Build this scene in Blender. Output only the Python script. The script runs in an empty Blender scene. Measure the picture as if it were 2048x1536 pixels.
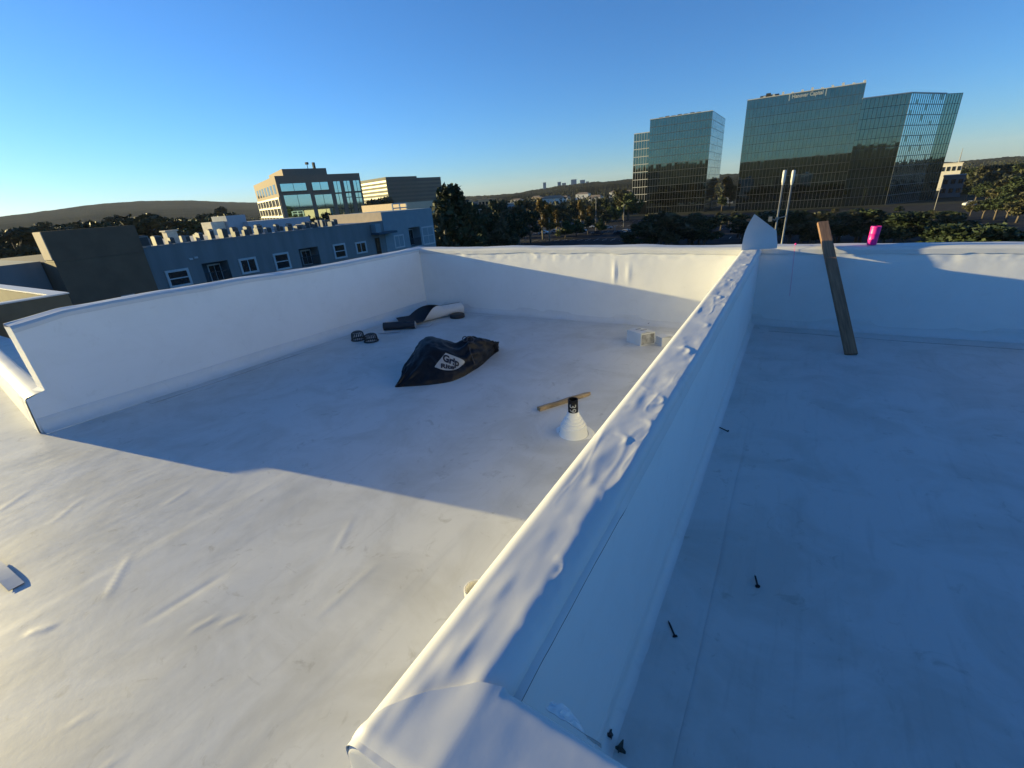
import bpy, math, random
import numpy as np
from mathutils import Matrix, Vector
from mathutils.bvhtree import BVHTree

SC = bpy.context.scene
COL = SC.collection

# ------------------------------------------------------------------ camera
# world: X across the roof (right), Y along the middle parapet, Z up, street level at z = 0
S = 0.75            # metres per camera-height unit
ZC = 16.0           # camera height above the street
FPX = 890.0         # focal length in photograph pixels
PITCH, ROLL, YAW = math.radians(22.9), math.radians(-4.25), math.radians(32.35)

def _axes():
    cp, sp = math.cos(PITCH), math.sin(PITCH)
    fw = np.array([0, cp, -sp]); up = np.array([0, sp, cp]); r = np.array([1.0, 0, 0])
    c, s = math.cos(ROLL), math.sin(ROLL)
    r2, u2 = r * c + up * s, -r * s + up * c
    ca, sa = math.cos(YAW), math.sin(YAW)
    D = np.array([sa, ca, 0]); N = np.array([ca, -sa, 0])
    w = lambda p: np.array([p @ N, p @ D, p[2]])
    return w(r2), w(u2), w(fw)
RX, UX, FX = _axes()
CAM = np.array([0, 0, ZC])

cam_data = bpy.data.cameras.new("camera")
cam_data.sensor_width = 36.0
cam_data.lens = FPX / 2048 * 36.0
cam_data.clip_start = 0.02
cam_data.clip_end = 60000
cam = bpy.data.objects.new("camera", cam_data)
cam.matrix_world = Matrix(((RX[0], UX[0], -FX[0], 0), (RX[1], UX[1], -FX[1], 0), (RX[2], UX[2], -FX[2], ZC), (0, 0, 0, 1)))
COL.objects.link(cam)
SC.camera = cam

# ------------------------------------------------------------------ sky, sun, exposure
SUN_DIR = np.array([-1.0, -0.17, 0.143]); SUN_DIR /= np.linalg.norm(SUN_DIR)
SUN_EL = math.asin(SUN_DIR[2])
SUN_AZ = math.atan2(SUN_DIR[0], SUN_DIR[1])
world = bpy.data.worlds.new("World"); SC.world = world; world.use_nodes = True
wn = world.node_tree.nodes; wl = world.node_tree.links
wn.clear()
sky = wn.new("ShaderNodeTexSky"); sky.sky_type = 'NISHITA'; sky.sun_disc = False
sky.sun_elevation = SUN_EL; sky.sun_rotation = SUN_AZ
sky.altitude = 800; sky.air_density = 1.0; sky.dust_density = 0.28; sky.ozone_density = 5.9
bg = wn.new("ShaderNodeBackground"); bg.inputs[1].default_value = 0.104
wo = wn.new("ShaderNodeOutputWorld")
wl.new(sky.outputs[0], bg.inputs[0]); wl.new(bg.outputs[0], wo.inputs[0])

sun_data = bpy.data.lights.new("sun", 'SUN'); sun_data.energy = 4.5; sun_data.angle = math.radians(0.5)
sun_data.color = (1.0, 0.81, 0.37)
sun = bpy.data.objects.new("sun", sun_data); COL.objects.link(sun)
sun.rotation_euler = Vector(SUN_DIR).to_track_quat('Z', 'Y').to_euler()
sun.location = (-30, -5, 40)

SC.view_settings.view_transform = 'Standard'
SC.view_settings.look = 'None'
SC.view_settings.exposure = 1.25
SC.view_settings.gamma = 1.0
SC.cycles.max_bounces = 10
SC.cycles.diffuse_bounces = 6
SC.cycles.glossy_bounces = 4
SC.cycles.use_denoising = True

# ------------------------------------------------------------------ pixel helpers (photograph pixels give directions only)
def ray(px, py):
    return (px - 1024) / FPX * RX + (768 - py) / FPX * UX + FX
def at_z(p, z):
    r = ray(*p); return CAM + r * ((z - ZC) / r[2])
def at_x(p, x):
    r = ray(*p); return CAM + r * (x / r[0])
def at_y(p, y):
    r = ray(*p); return CAM + r * (y / r[1])
def at_d(p, d):
    r = ray(*p); return CAM + r * (d / math.hypot(r[0], r[1]))

# ------------------------------------------------------------------ noise
_rng = np.random.RandomState(11)
_LAT = _rng.rand(512, 512)
def vnoise(x, y, seed=0):
    x = np.asarray(x, float) + seed * 17.31; y = np.asarray(y, float) + seed * 7.77
    xi = np.floor(x).astype(int); yi = np.floor(y).astype(int)
    fx = x - xi; fy = y - yi
    fx = fx * fx * fx * (fx * (fx * 6 - 15) + 10); fy = fy * fy * fy * (fy * (fy * 6 - 15) + 10)
    g = lambda a, b: _LAT[a % 512, b % 512]
    return (g(xi, yi) * (1 - fx) + g(xi + 1, yi) * fx) * (1 - fy) + (g(xi, yi + 1) * (1 - fx) + g(xi + 1, yi + 1) * fx) * fy - 0.5
def fbm(x, y, seed=0, octv=4, gain=0.5):
    t = 0; a = 1.0; f = 1.0
    for k in range(octv):
        t = t + a * vnoise(np.asarray(x) * f, np.asarray(y) * f, seed + k * 3); a *= gain; f *= 2.03
    return t

# ------------------------------------------------------------------ materials
def nodes_of(m):
    m.use_nodes = True
    nt = m.node_tree
    return nt, nt.nodes, nt.links, nt.nodes["Principled BSDF"]
MATS = {}
def mat(name, col, rough=0.6, metal=0.0, var=0.15, scale=3.0, bump=0.0, bscale=30.0, spec=0.5, col2=None, detail=4.0, stretch=None, alpha=None):
    """plain procedural surface: colour varied by noise, optional fine bump"""
    if name in MATS: return MATS[name]
    m = bpy.data.materials.new(name); nt, n, l, b = nodes_of(m)
    tc = n.new("ShaderNodeTexCoord"); mp = n.new("ShaderNodeMapping")
    if stretch: mp.inputs["Scale"].default_value = stretch
    l.new(tc.outputs["Object"], mp.inputs[0])
    nz = n.new("ShaderNodeTexNoise"); nz.inputs["Scale"].default_value = scale; nz.inputs["Detail"].default_value = detail
    l.new(mp.outputs[0], nz.inputs["Vector"])
    cr = n.new("ShaderNodeValToRGB"); cr.color_ramp.elements[0].position = 0.3; cr.color_ramp.elements[1].position = 0.7
    c = np.array(col[:3], float)
    lo = c * (1 - var); hi = np.array(col2, float) if col2 is not None else np.minimum(c * (1 + var), 0.95)
    cr.color_ramp.elements[0].color = (*lo, 1); cr.color_ramp.elements[1].color = (*hi, 1)
    l.new(nz.outputs["Fac"], cr.inputs[0]); l.new(cr.outputs[0], b.inputs["Base Color"])
    b.inputs["Roughness"].default_value = rough; b.inputs["Metallic"].default_value = metal
    b.inputs["Specular IOR Level"].default_value = spec
    if bump:
        nb = n.new("ShaderNodeTexNoise"); nb.inputs["Scale"].default_value = bscale; nb.inputs["Detail"].default_value = 3
        l.new(mp.outputs[0], nb.inputs["Vector"])
        bp = n.new("ShaderNodeBump"); bp.inputs["Strength"].default_value = bump; bp.inputs["Distance"].default_value = 0.01
        l.new(nb.outputs["Fac"], bp.inputs["Height"]); l.new(bp.outputs[0], b.inputs["Normal"])
    MATS[name] = m
    return m

def membrane(name, dirt=0.5, base=(0.62, 0.62, 0.605), bump=0.12):
    """white single-ply roofing membrane: faint mottling, scuffs and foot dirt"""
    if name in MATS: return MATS[name]
    m = bpy.data.materials.new(name); nt, n, l, b = nodes_of(m)
    tc = n.new("ShaderNodeTexCoord")
    def noise(scale, detail, rough=0.5, vec=None, dist=0.0):
        z = n.new("ShaderNodeTexNoise"); z.inputs["Scale"].default_value = scale; z.inputs["Detail"].default_value = detail
        z.inputs["Roughness"].default_value = rough; z.inputs["Distortion"].default_value = dist
        l.new(vec or tc.outputs["Object"], z.inputs["Vector"]); return z.outputs["Fac"]
    def ramp(fac, p0, p1, c0, c1):
        r = n.new("ShaderNodeValToRGB"); e = r.color_ramp.elements
        e[0].position, e[1].position = p0, p1; e[0].color, e[1].color = (*c0, 1), (*c1, 1)
        l.new(fac, r.inputs[0]); return r.outputs[0]
    def mul(a, c, f):
        x = n.new("ShaderNodeMix"); x.data_type = 'RGBA'; x.blend_type = 'MULTIPLY'; x.inputs["Factor"].default_value = f
        l.new(a, x.inputs["A"]); l.new(c, x.inputs["B"]); return x.outputs["Result"]
    c = ramp(noise(0.9, 5, 0.6), 0.3, 0.75, tuple(np.array(base) * 0.95), base)
    # broad scuffs
    c = mul(c, ramp(noise(2.2, 6, 0.65, dist=0.6), 0.36, 0.56, (0.70, 0.68, 0.63), (1, 1, 1)), dirt)
    # small foot marks, smudges
    c = mul(c, ramp(noise(7.5, 5, 0.7, dist=1.0), 0.29, 0.40, (0.55, 0.52, 0.46), (1, 1, 1)), dirt)
    # drag streaks along the sheets
    mp = n.new("ShaderNodeMapping"); mp.inputs["Scale"].default_value = (9, 0.8, 9)
    l.new(tc.outputs["Object"], mp.inputs[0])
    c = mul(c, ramp(noise(2.5, 4, 0.6, vec=mp.outputs[0]), 0.28, 0.42, (0.80, 0.79, 0.78), (1, 1, 1)), dirt * 0.8)
    # dark specks
    c = mul(c, ramp(noise(60, 2, 0.5), 0.20, 0.25, (0.45, 0.43, 0.4), (1, 1, 1)), dirt)
    l.new(c, b.inputs["Base Color"])
    b.inputs["Roughness"].default_value = 0.5; b.inputs["Specular IOR Level"].default_value = 0.35
    bp = n.new("ShaderNodeBump"); bp.inputs["Strength"].default_value = bump; bp.inputs["Distance"].default_value = 0.006
    l.new(noise(16, 4, 0.55), bp.inputs["Height"]); l.new(bp.outputs[0], b.inputs["Normal"])
    MATS[name] = m
    return m

# ------------------------------------------------------------------ mesh builder and scene tree
ROOTM = {}
class MB:
    def __init__(s): s.v = []; s.f = []; s.mi = []
    def add(s, v, f, mi=0):
        o = len(s.v); s.v.extend([tuple(map(float, p)) for p in v]); s.f.extend([tuple(int(i) + o for i in q) for q in f]); s.mi.extend([mi] * len(f)); return s
    def box(s, a, b, mi=0):
        x0, y0, z0 = a; x1, y1, z1 = b
        return s.add([(x0,y0,z0),(x1,y0,z0),(x1,y1,z0),(x0,y1,z0),(x0,y0,z1),(x1,y0,z1),(x1,y1,z1),(x0,y1,z1)],
                     [(0,3,2,1),(4,5,6,7),(0,1,5,4),(1,2,6,5),(2,3,7,6),(3,0,4,7)], mi)
    def frame_box(s, c, ax, ay, az, mi=0):
        """box from centre and three half-axis vectors"""
        c, ax, ay, az = map(np.asarray, (c, ax, ay, az))
        v = [c + i * ax + j * ay + k * az for k in (-1, 1) for (i, j) in ((-1, -1), (1, -1), (1, 1), (-1, 1))]
        return s.add(v, [(0,3,2,1),(4,5,6,7),(0,1,5,4),(1,2,6,5),(2,3,7,6),(3,0,4,7)], mi)
    def prism(s, poly, z0, z1, mi=0, cap=True):
        n = len(poly); v = [(x, y, z0) for x, y in poly] + [(x, y, z1) for x, y in poly]
        f = [(i, (i + 1) % n, n + (i + 1) % n, n + i) for i in range(n)]
        if cap: f += [tuple(range(n - 1, -1, -1)), tuple(range(n, 2 * n))]
        return s.add(v, f, mi)
    def tube(s, pts, rads, seg=10, cap=True, mi=0):
        pts = [np.asarray(p, float) for p in pts]; n = len(pts)
        if not hasattr(rads, '__len__'): rads = [rads] * n
        v = []; prev = None
        for i, p in enumerate(pts):
            t = pts[min(i + 1, n - 1)] - pts[max(i - 1, 0)]; t = t / (np.linalg.norm(t) + 1e-9)
            a = np.array([0, 0, 1.0]) if abs(t[2]) < 0.9 else np.array([1.0, 0, 0])
            if prev is not None: a = prev
            u = np.cross(t, a); u /= np.linalg.norm(u); w = np.cross(u, t); prev = w
            for k in range(seg):
                q = 2 * math.pi * k / seg; v.append(p + rads[i] * (math.cos(q) * u + math.sin(q) * w))
        f = [(i*seg+k, i*seg+(k+1) % seg, (i+1)*seg+(k+1) % seg, (i+1)*seg+k) for i in range(n - 1) for k in range(seg)]
        if cap: f += [tuple(range(seg - 1, -1, -1)), tuple(range((n-1)*seg, n*seg))]
        return s.add(v, f, mi)
    def lathe(s, c, prof, seg=32, mi=0, axis=None, cap0=False, cap1=False):
        """prof: list of (radius, height) from c upwards (or along axis)"""
        c = np.asarray(c, float)
        if axis is None: ez = np.array([0, 0, 1.0]); ex = np.array([1.0, 0, 0]); ey = np.array([0, 1.0, 0])
        else:
            ez = np.asarray(axis, float); ez /= np.linalg.norm(ez)
            a = np.array([0, 0, 1.0]) if abs(ez[2]) < 0.9 else np.array([1.0, 0, 0])
            ex = np.cross(a, ez); ex /= np.linalg.norm(ex); ey = np.cross(ez, ex)
        v = [c + ez * h + r * (math.cos(2*math.pi*k/seg) * ex + math.sin(2*math.pi*k/seg) * ey) for r, h in prof for k in range(seg)]
        f = [(i*seg+k, i*seg+(k+1) % seg, (i+1)*seg+(k+1) % seg, (i+1)*seg+k) for i in range(len(prof) - 1) for k in range(seg)]
        if cap0: f.append(tuple(range(seg - 1, -1, -1)))
        if cap1: f.append(tuple(range((len(prof)-1)*seg, len(prof)*seg)))
        return s.add(v, f, mi)
    def grid(s, P, mi=0, flip=False):
        """P: array (n, m, 3)"""
        n, m, _ = P.shape
        i, j = np.meshgrid(np.arange(n - 1), np.arange(m - 1), indexing='ij'); a = (i * m + j).ravel()
        q = np.stack([a, a + m, a + m + 1, a + 1], 1)
        if flip: q = q[:, ::-1]
        return s.add(P.reshape(-1, 3), q, mi)
    def mesh(s, name, mats, inv=None, smooth=False):
        me = bpy.data.meshes.new(name)
        v = np.array(s.v, float)
        if inv is not None:
            A = np.array(inv); v = v @ A[:3, :3].T + A[:3, 3]
        me.from_pydata(v.tolist(), [], s.f)
        for m in (mats if isinstance(mats, (list, tuple)) else [mats]): me.materials.append(m)
        if any(s.mi): me.polygons.foreach_set('material_index', s.mi)
        if smooth: me.polygons.foreach_set('use_smooth', [True] * len(me.polygons))
        me.update(); return me
    def build(s, name, mats, parent=None, smooth=False, local=False, kind=None):
        """verts are world coordinates unless local=True; parts keep identity transforms under their root"""
        root = parent
        while root is not None and root.parent is not None: root = root.parent
        inv = None
        if root is not None and not local and root.name in ROOTM: inv = ROOTM[root.name].inverted()
        o = bpy.data.objects.new(name, s.mesh(name, mats, inv, smooth)); COL.objects.link(o)
        if parent is not None: o.parent = parent
        if kind: o['kind'] = kind
        return o
def tag(o, label, cat, group=None, kind=None):
    o['label'] = label; o['category'] = cat
    if group: o['group'] = group
    if kind: o['kind'] = kind
    return o
def thing(name, label, cat, loc, rotz=0.0, group=None):
    o = bpy.data.objects.new(name, None); COL.objects.link(o); o.empty_display_size = 0.2
    o.location = loc; o.rotation_euler = (0, 0, rotz)
    ROOTM[o.name] = Matrix.Translation(Vector(loc)) @ Matrix.Rotation(rotz, 4, 'Z')
    o['kind'] = 'thing'
    return tag(o, label, cat, group)
def copy_thing(src, loc, rotz=0.0, scale=1.0, label=None, group=None):
    r = src.copy(); COL.objects.link(r); r.location = loc; r.rotation_euler = (0, 0, rotz); r.scale = (scale,) * 3 if not hasattr(scale, '__len__') else scale
    if label: r['label'] = label
    if group: r['group'] = group
    def rec(a, b):
        for ch in list(a.children):
            c = ch.copy(); COL.objects.link(c); c.parent = b; rec(ch, c)
    rec(src, r)
    return r
def struct(name, mb, m, smooth=False):
    o = mb.build(name, m, smooth=smooth); o['kind'] = 'structure'; return o
ORD = ['', 'first', 'second', 'third', 'fourth', 'fifth', 'sixth', 'seventh', 'eighth', 'ninth', 'tenth', 'eleventh', 'twelfth', 'thirteenth', 'fourteenth', 'fifteenth', 'sixteenth', 'seventeenth', 'eighteenth', 'nineteenth', 'twentieth']
def nth(k):
    if k <= 20: return ORD[k]
    t = {2: 'twenty', 3: 'thirty', 4: 'forty', 5: 'fifty', 6: 'sixty'}[k // 10]
    return t + '-' + ORD[k % 10] if k % 10 else t[:-1] + 'ieth'
def text_mesh(body, size=1.0, extrude=0.0, bold=0.0):
    """flat lettering as raw vertices / faces in the xy plane"""
    cu = bpy.data.curves.new("lettering", 'FONT'); cu.body = body; cu.size = size; cu.extrude = extrude; cu.offset = bold; cu.resolution_u = 3
    cu.align_x = 'CENTER'; cu.align_y = 'CENTER'
    o = bpy.data.objects.new("lettering", cu); COL.objects.link(o)
    dg = bpy.context.evaluated_depsgraph_get(); me = bpy.data.meshes.new_from_object(o.evaluated_get(dg))
    v = [tuple(p.co) for p in me.vertices]; f = [tuple(p.vertices) for p in me.polygons]
    bpy.data.objects.remove(o); bpy.data.curves.remove(cu); bpy.data.meshes.remove(me)
    return v, f
# ================================================================== THE ROOF
M_FLOOR = membrane("membrane_floor", 0.44, (0.62, 0.62, 0.60))
M_WALL = membrane("membrane_wall", 0.12, (0.78, 0.78, 0.765), bump=0.06)
M_FLASH = membrane("membrane_flashing", 0.2, (0.69, 0.69, 0.675), bump=0.06)
M_COPE = membrane("membrane_coping", 0.12, (0.64, 0.64, 0.63), bump=0.05)
M_EDGE = mat("cut_edge_scrim", (0.34, 0.34, 0.34), 0.8, var=0.4, scale=2.0)
M_HEM = mat("hem_gap_shade", (0.05, 0.05, 0.055), 0.85, var=0.3, scale=2.0)  # shade of the gap under the coping hem, painted on its lip
TOP = ZC - S
XL, XR = -0.650 * S, -0.388 * S            # middle parapet faces
YN0, YN1 = 0.268 * S, 0.512 * S            # near parapet faces
YB = 8.2 * S                               # back parapet face
XW = -7.5 * S                              # left parapet face
def zf(x, y): return ZC + S * (-2.245 - 0.020 * (np.asarray(y, float) / S)) + 0 * np.asarray(x, float)
ZR = ZC - 2.24 * S                         # right bay floor

def spaced(segs):
    out = [segs[0][0]]
    for a, b, h in segs:
        k = max(1, int(round((b - a) / h))); out += list(a + (b - a) * (np.arange(k) + 1) / k)
    return np.array(out)
def ridge(x, y, a, b, w, h):
    a = np.array(a); b = np.array(b); d = b - a; L = np.hypot(*d); d = d / L
    t = (x - a[0]) * d[0] + (y - a[1]) * d[1]; n = -(x - a[0]) * d[1] + (y - a[1]) * d[0]
    return h * np.exp(-(n / w) ** 2) * np.clip(np.minimum(t, L - t) / (0.25 * L), 0, 1)

# ---- main roof floor with its real wrinkles (the low sun rakes across them)
gx = spaced([(-14.0, -6.0, 0.12), (-6.0, -3.2, 0.02), (-3.2, XL + 0.02, 0.016)])
gy = spaced([(-9.0, -1.2, 0.25), (-1.2, 2.1, 0.018), (2.1, YB + 0.02, 0.06)])
GX, GY = np.meshgrid(gx, gy, indexing='ij')
DZ = 0.010 * fbm(GX / 1.1, GY / 1.6, 1, 3) + 0.0007 * fbm(GX / 0.16, GY / 0.55, 2, 3)
wrk = np.clip(vnoise(GX / 1.7, GY / 1.3, 9) + 0.22, 0, 1) + 0.75 * np.clip((-2.4 - GX) / 1.2, 0, 1) + 0.1
DZ = DZ + 0.0008 * wrk * fbm(GX / 0.060, GY / 0.09, 4, 3)
pk = vnoise(GX / 0.10, GY / 0.34, 12)
DZ = DZ + 0.006 * wrk * np.clip(pk - 0.36, 0, 1)
for a, b, w, h in [((-2.94, 0.52), (-2.62, 0.28), 0.012, 0.0030), ((-2.02, 1.30), (-1.86, 1.03), 0.011, 0.0024), ((-2.26, 0.70), (-2.30, 0.30), 0.02, -0.002),
                   ((-1.60, 0.70), (-1.60, 1.15), 0.015, 0.0012), ((-2.74, 0.03), (-2.66, 0.12), 0.018, 0.0035), ((-2.02, 0.52), (-2.06, 0.40), 0.01, 0.0025),
                   ((-1.92, 0.58), (-1.97, 0.48), 0.01, 0.0025), ((-1.72, 0.05), (-1.74, -0.06), 0.01, 0.0015), ((-3.9, 0.6), (-3.7, 0.35), 0.015, 0.002),
                   ((-3.3, 1.0), (-3.25, 0.8), 0.012, 0.002), ((-2.0, 0.05), (-2.03, -0.04), 0.01, 0.0015), ((-4.4, 0.45), (-4.2, 0.2), 0.015, 0.002)]:
    DZ = DZ + ridge(GX, GY, a, b, w, h)
DZ = DZ + 0.0014 / (1 + np.exp(-(GX + 2.86 + 0.01 * np.sin(GY * 3)) / 0.012)) + 0.0012 / (1 + np.exp((GX + 1.32) / 0.012)) + 0.003 / (1 + np.exp(-(GY - 3.35 + 0.02 * np.sin(GX)) / 0.02))
GZ = zf(GX, GY) + DZ
keep = ~((GX[:-1, :-1] < XW - 0.1) & (GY[:-1, :-1] > 1.9))
n_, m_ = GX.shape
ii, jj = np.meshgrid(np.arange(n_ - 1), np.arange(m_ - 1), indexing='ij'); aa = (ii * m_ + jj)[keep]
mb = MB(); mb.add(np.stack([GX, GY, GZ], -1).reshape(-1, 3), np.stack([aa, aa + m_, aa + m_ + 1, aa + 1], 1))
roof_floor = struct("roof_floor", mb, M_FLOOR, True)

# near strip of the same floor (below the photographer) and the right-hand bay
mb = MB(); X2, Y2 = np.meshgrid(np.linspace(XL - 0.01, 9, 60), np.linspace(-9, YN0 + 0.01, 60), indexing='ij')
mb.grid(np.stack([X2, Y2, zf(X2, Y2) - 0.004 + 0.006 * fbm(X2, Y2, 3, 3)], -1)); near_floor = struct("roof_floor_near", mb, M_FLOOR, True)
mb = MB(); X2, Y2 = np.meshgrid(np.linspace(XR - 0.02, 7, 240), np.linspace(YN1 - 0.02, YB + 0.02, 200), indexing='ij')
mb.grid(np.stack([X2, Y2, ZR + 0.008 * fbm(X2 / 0.8, Y2 / 1.1, 5, 3) + 0.002 * fbm(X2 / 0.09, Y2 / 0.2, 6, 2)], -1)); bay_floor = struct("roof_floor_bay", mb, M_FLOOR, True)

# ---- lap seams: sheets that overlap the base sheet, each a thin piece of its own
def lap_sheet(parent, x0, x1, y0, y1, zfun, lift=0.004, seed=0):
    mb = MB(); nx = max(2, int(abs(x1 - x0) / 0.05)); ny = max(2, int(abs(y1 - y0) / 0.05))
    A, B = np.meshgrid(np.linspace(0, 1, nx), np.linspace(0, 1, ny), indexing='ij')
    X = x0 + (x1 - x0) * A; Y = y0 + (y1 - y0) * B
    wob = 0.006 * fbm(Y / 0.5, Y * 0 + seed, seed, 2)
    X = X + wob * (A > 0.99); Z = zfun(X, Y) + lift
    mb.grid(np.stack([X, Y, Z], -1))
    for k in (0, -1):                                   # cut edges show the dark scrim
        E = np.stack([np.stack([X[k], Y[k], Z[k]], -1), np.stack([X[k], Y[k], Z[k] - 0.008], -1)], 0); mb.grid(E, 1)
        E = np.stack([np.stack([X[:, k], Y[:, k], Z[:, k]], -1), np.stack([X[:, k], Y[:, k], Z[:, k] - 0.008], -1)], 0); mb.grid(E, 1)
    o = mb.build("membrane_sheet", [M_FLOOR, M_EDGE], parent, False); return o
zb = lambda X, Y: ZR + 0.008 * fbm(X / 0.8, Y / 1.1, 5, 3) + 0.002 * fbm(X / 0.09, Y / 0.2, 6, 2)
lap_sheet(bay_floor, XR - 0.01, -0.105 * S, YN1, YB, zb, 0.007, 1)
lap_sheet(bay_floor, 2.35, 2.55, YN1, YB, zb, 0.004, 4)
zl = lambda X, Y: zf(X, Y) + 0.010 * fbm(X / 1.1, Y / 1.6, 1, 3) + 0.0007 * fbm(X / 0.16, Y / 0.55, 2, 3)
lap_sheet(roof_floor, XW, XW + 0.22, 1.6, YB, zl, 0.006, 5)

lap_sheet(roof_floor, XW, XL, YB - 0.25, YB, zl, 0.006, 6); lap_sheet(bay_floor, XR, 7.0, YB - 0.28, YB, zb, 0.004, 7)
def flashing(parent, a, b, nrm, zfun, r=0.07, flange=0.2, up=0.16, seg=60):
    """curved membrane at a wall foot: up the wall, round the corner, flat on the floor"""
    a = np.array(a); b = np.array(b); nrm = np.array(nrm); P = []
    prof = [(-0.002, r + up + 0.004), (0.003, r + up), (0.004, r)]
    prof += [(0.004 + r * (1 - math.cos(t)), r - r * math.sin(t)) for t in np.linspace(0.15, math.pi / 2, 8)]
    prof += [(r + flange, 0.0)]
    for t in np.linspace(0, 1, seg):
        c = a + (b - a) * t; fz = c + nrm * (r + 0.5 * flange)
        w = 0.01 * float(fbm(t * 12, 0.3, 7, 2))
        P.append([[c[0] + nrm[0] * (o + (w if o > r else 0)), c[1] + nrm[1] * (o + (w if o > r else 0)), float(zfun(fz[0], fz[1])) + h + 0.006] for o, h in prof])
    P = np.array(P); mb = MB(); mb.grid(P); e = P[:, -1]; mb.grid(np.stack([e, e - [0, 0, 0.009]], 0)); mb.build("base_flashing", M_FLASH, parent, True)

# ---- coping relief shared by the middle and the near parapet
_r2 = np.random.RandomState(5); BUMPS = []
for k in range(120):
    y = YN0 + (YB - YN0) * _r2.rand() ** 1.4; x = XL + (XR - XL) * (0.15 + 0.8 * _r2.rand())
    BUMPS.append((x, y, 0.010 + 0.025 * _r2.rand(), 0.02 + 0.07 * _r2.rand(), (_r2.rand() - 0.35) * 0.0038))
CRES = []
for px, py, rr, hh in [(1362, 702, .04, .011), (1425, 595, .05, .012), (1358, 778, .03, .009), (1452, 560, .03, .008), (1235, 880, .028, .006), (1110, 1135, .022, .007), (1440, 610, .04, .011),
                       (1310, 800, .03, .005), (1285, 850, .03, .005), (1265, 965, .03, .004), (1400, 650, .04, .006), (1150, 1085, .03, .005), (1085, 1215, .025, .008), (1105, 1170, .02, .008), (1180, 1000, .04, .004), (1480, 530, .05, .010), (1040, 1290, .03, .008)]:
    p = at_z((px, py), TOP); CRES.append((p[0], p[1], rr, hh * 0.5))
def relief(x, y):
    cw = np.clip(vnoise(x / 0.3, y / 0.5, 27) + 0.25, 0, 1)
    crease = np.maximum(0, 1 - 16 * np.abs(vnoise(x / 0.10 + y / 0.9, y / 0.26 - x / 0.3, 25))) + 0.8 * np.maximum(0, 1 - 18 * np.abs(vnoise(x / 0.07 - y / 0.7, y / 0.20, 29)))
    d = 0.0026 * fbm(x / 0.13, y / 0.36, 21, 3) + 0.0011 * fbm(x / 0.045, y / 0.10, 23, 2)
    d = d + 0.0015 * crease * cw
    for bx, by, sx, sy, h in BUMPS:
        d = d + h * np.exp(-((x - bx) / sx) ** 2 - ((y - by) / sy) ** 2)
    for cx, cy, r, h in CRES:
        q = np.hypot((x - cx), (y - cy) * 0.8); ang = np.arctan2(y - cy, x - cx)
        d = d + h * np.exp(-((q - r) / (0.33 * r)) ** 2) * np.clip(0.1 + 0.9 * np.cos(ang - 0.5), 0, 1)
    return d
def rightdrop(x, y):
    wR = 0.026 + 0.034 * np.clip((1.02 - y) / 0.10, 0, 1)
    t = np.clip((x - (XR - wR)) / wR, 0, 1)
    return 0.034 * (1 - np.sqrt(np.maximum(1 - t * t, 0)))
def rnd(d, r):
    d = np.clip(d, 0, r); return r - np.sqrt(np.maximum(r * r - (r - d) ** 2, 0))
edge = lambda n: (1 - np.cos(np.linspace(0, math.pi, n))) / 2

# ---- middle parapet
wall_mid = thing("parapet_wall", "white membrane parapet running away through the middle with wrinkled coping", "parapet wall", (XL, YN0, ZC - 2.3 * S))
mb = MB(); mb.box((XL + 0.006, YN0 + 0.006, ZC - 2.55 * S), (XR - 0.006, YB + 0.1, TOP - 0.035)); mb.build("wall_body", M_WALL, wall_mid)
ya = np.concatenate([np.arange(YN0, 2.6, 0.009), np.arange(2.6, YB + 0.2, 0.02)])
xa = XL + (XR - XL) * np.concatenate([0.5 * edge(44)[:-1] * 1.0, 0.5 + 0.5 * edge(44)]) if False else XL + (XR - XL) * edge(72)
Xc, Yc = np.meshgrid(xa, ya, indexing='ij')
fade = np.clip((Xc - XL) / 0.05, 0, 1) * np.clip((XR - Xc) / 0.035, 0.1, 1)
wav = 0.006 * fbm(Yc / 0.5, Yc * 0 + 3.3, 31, 3)
Zc_ = TOP + relief(Xc, Yc) * (0.25 + 0.75 * fade) - rnd(Xc - XL, 0.042) - rightdrop(Xc, Yc) - 0.006 * np.sin((Xc - XL) / (XR - XL) * math.pi) * 0
Xd = Xc + wav * np.clip((Xc - (XR - 0.05)) / 0.05, 0, 1)
mb = MB(); mb.grid(np.stack([Xd, Yc, Zc_], -1))
tL = np.stack([Xd[0], ya, Zc_[0]], -1); mb.grid(np.stack([tL + [-0.002, 0, -0.10] + 0.004 * np.stack([fbm(ya / .3, ya * 0, 33, 2), ya * 0, ya * 0], -1), tL], 0))
tR = np.stack([Xd[-1], ya, Zc_[-1]], -1)
dep = 0.030 - 0.022 * np.clip((1.02 - ya) / 0.1, 0, 1) + 0.006 * fbm(ya / 0.3, ya * 0 + 1, 35, 3)
lowR = tR.copy(); lowR[:, 2] -= dep; lowR[:, 0] = XR + 0.007 + 0.004 * np.clip((1.02 - ya) / 0.1, 0, 1) + 0.003 * fbm(ya / .2, ya * 0, 37, 2)
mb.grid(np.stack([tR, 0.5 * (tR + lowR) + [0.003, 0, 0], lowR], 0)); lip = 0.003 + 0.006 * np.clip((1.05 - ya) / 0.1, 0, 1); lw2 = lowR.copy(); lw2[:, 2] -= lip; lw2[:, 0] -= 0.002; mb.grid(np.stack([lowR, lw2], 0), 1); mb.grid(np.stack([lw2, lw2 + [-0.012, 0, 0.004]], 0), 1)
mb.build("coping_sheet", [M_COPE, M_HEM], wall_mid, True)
flashing(wall_mid, (XR - 0.006, YN1), (XR - 0.006, YB), (1, 0), zb, 0.05, 0.004, 0.04)
flashing(wall_mid, (XL + 0.006, YN0), (XL + 0.006, YB), (-1, 0), zl, 0.06, 0.12, 0.2)

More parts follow.
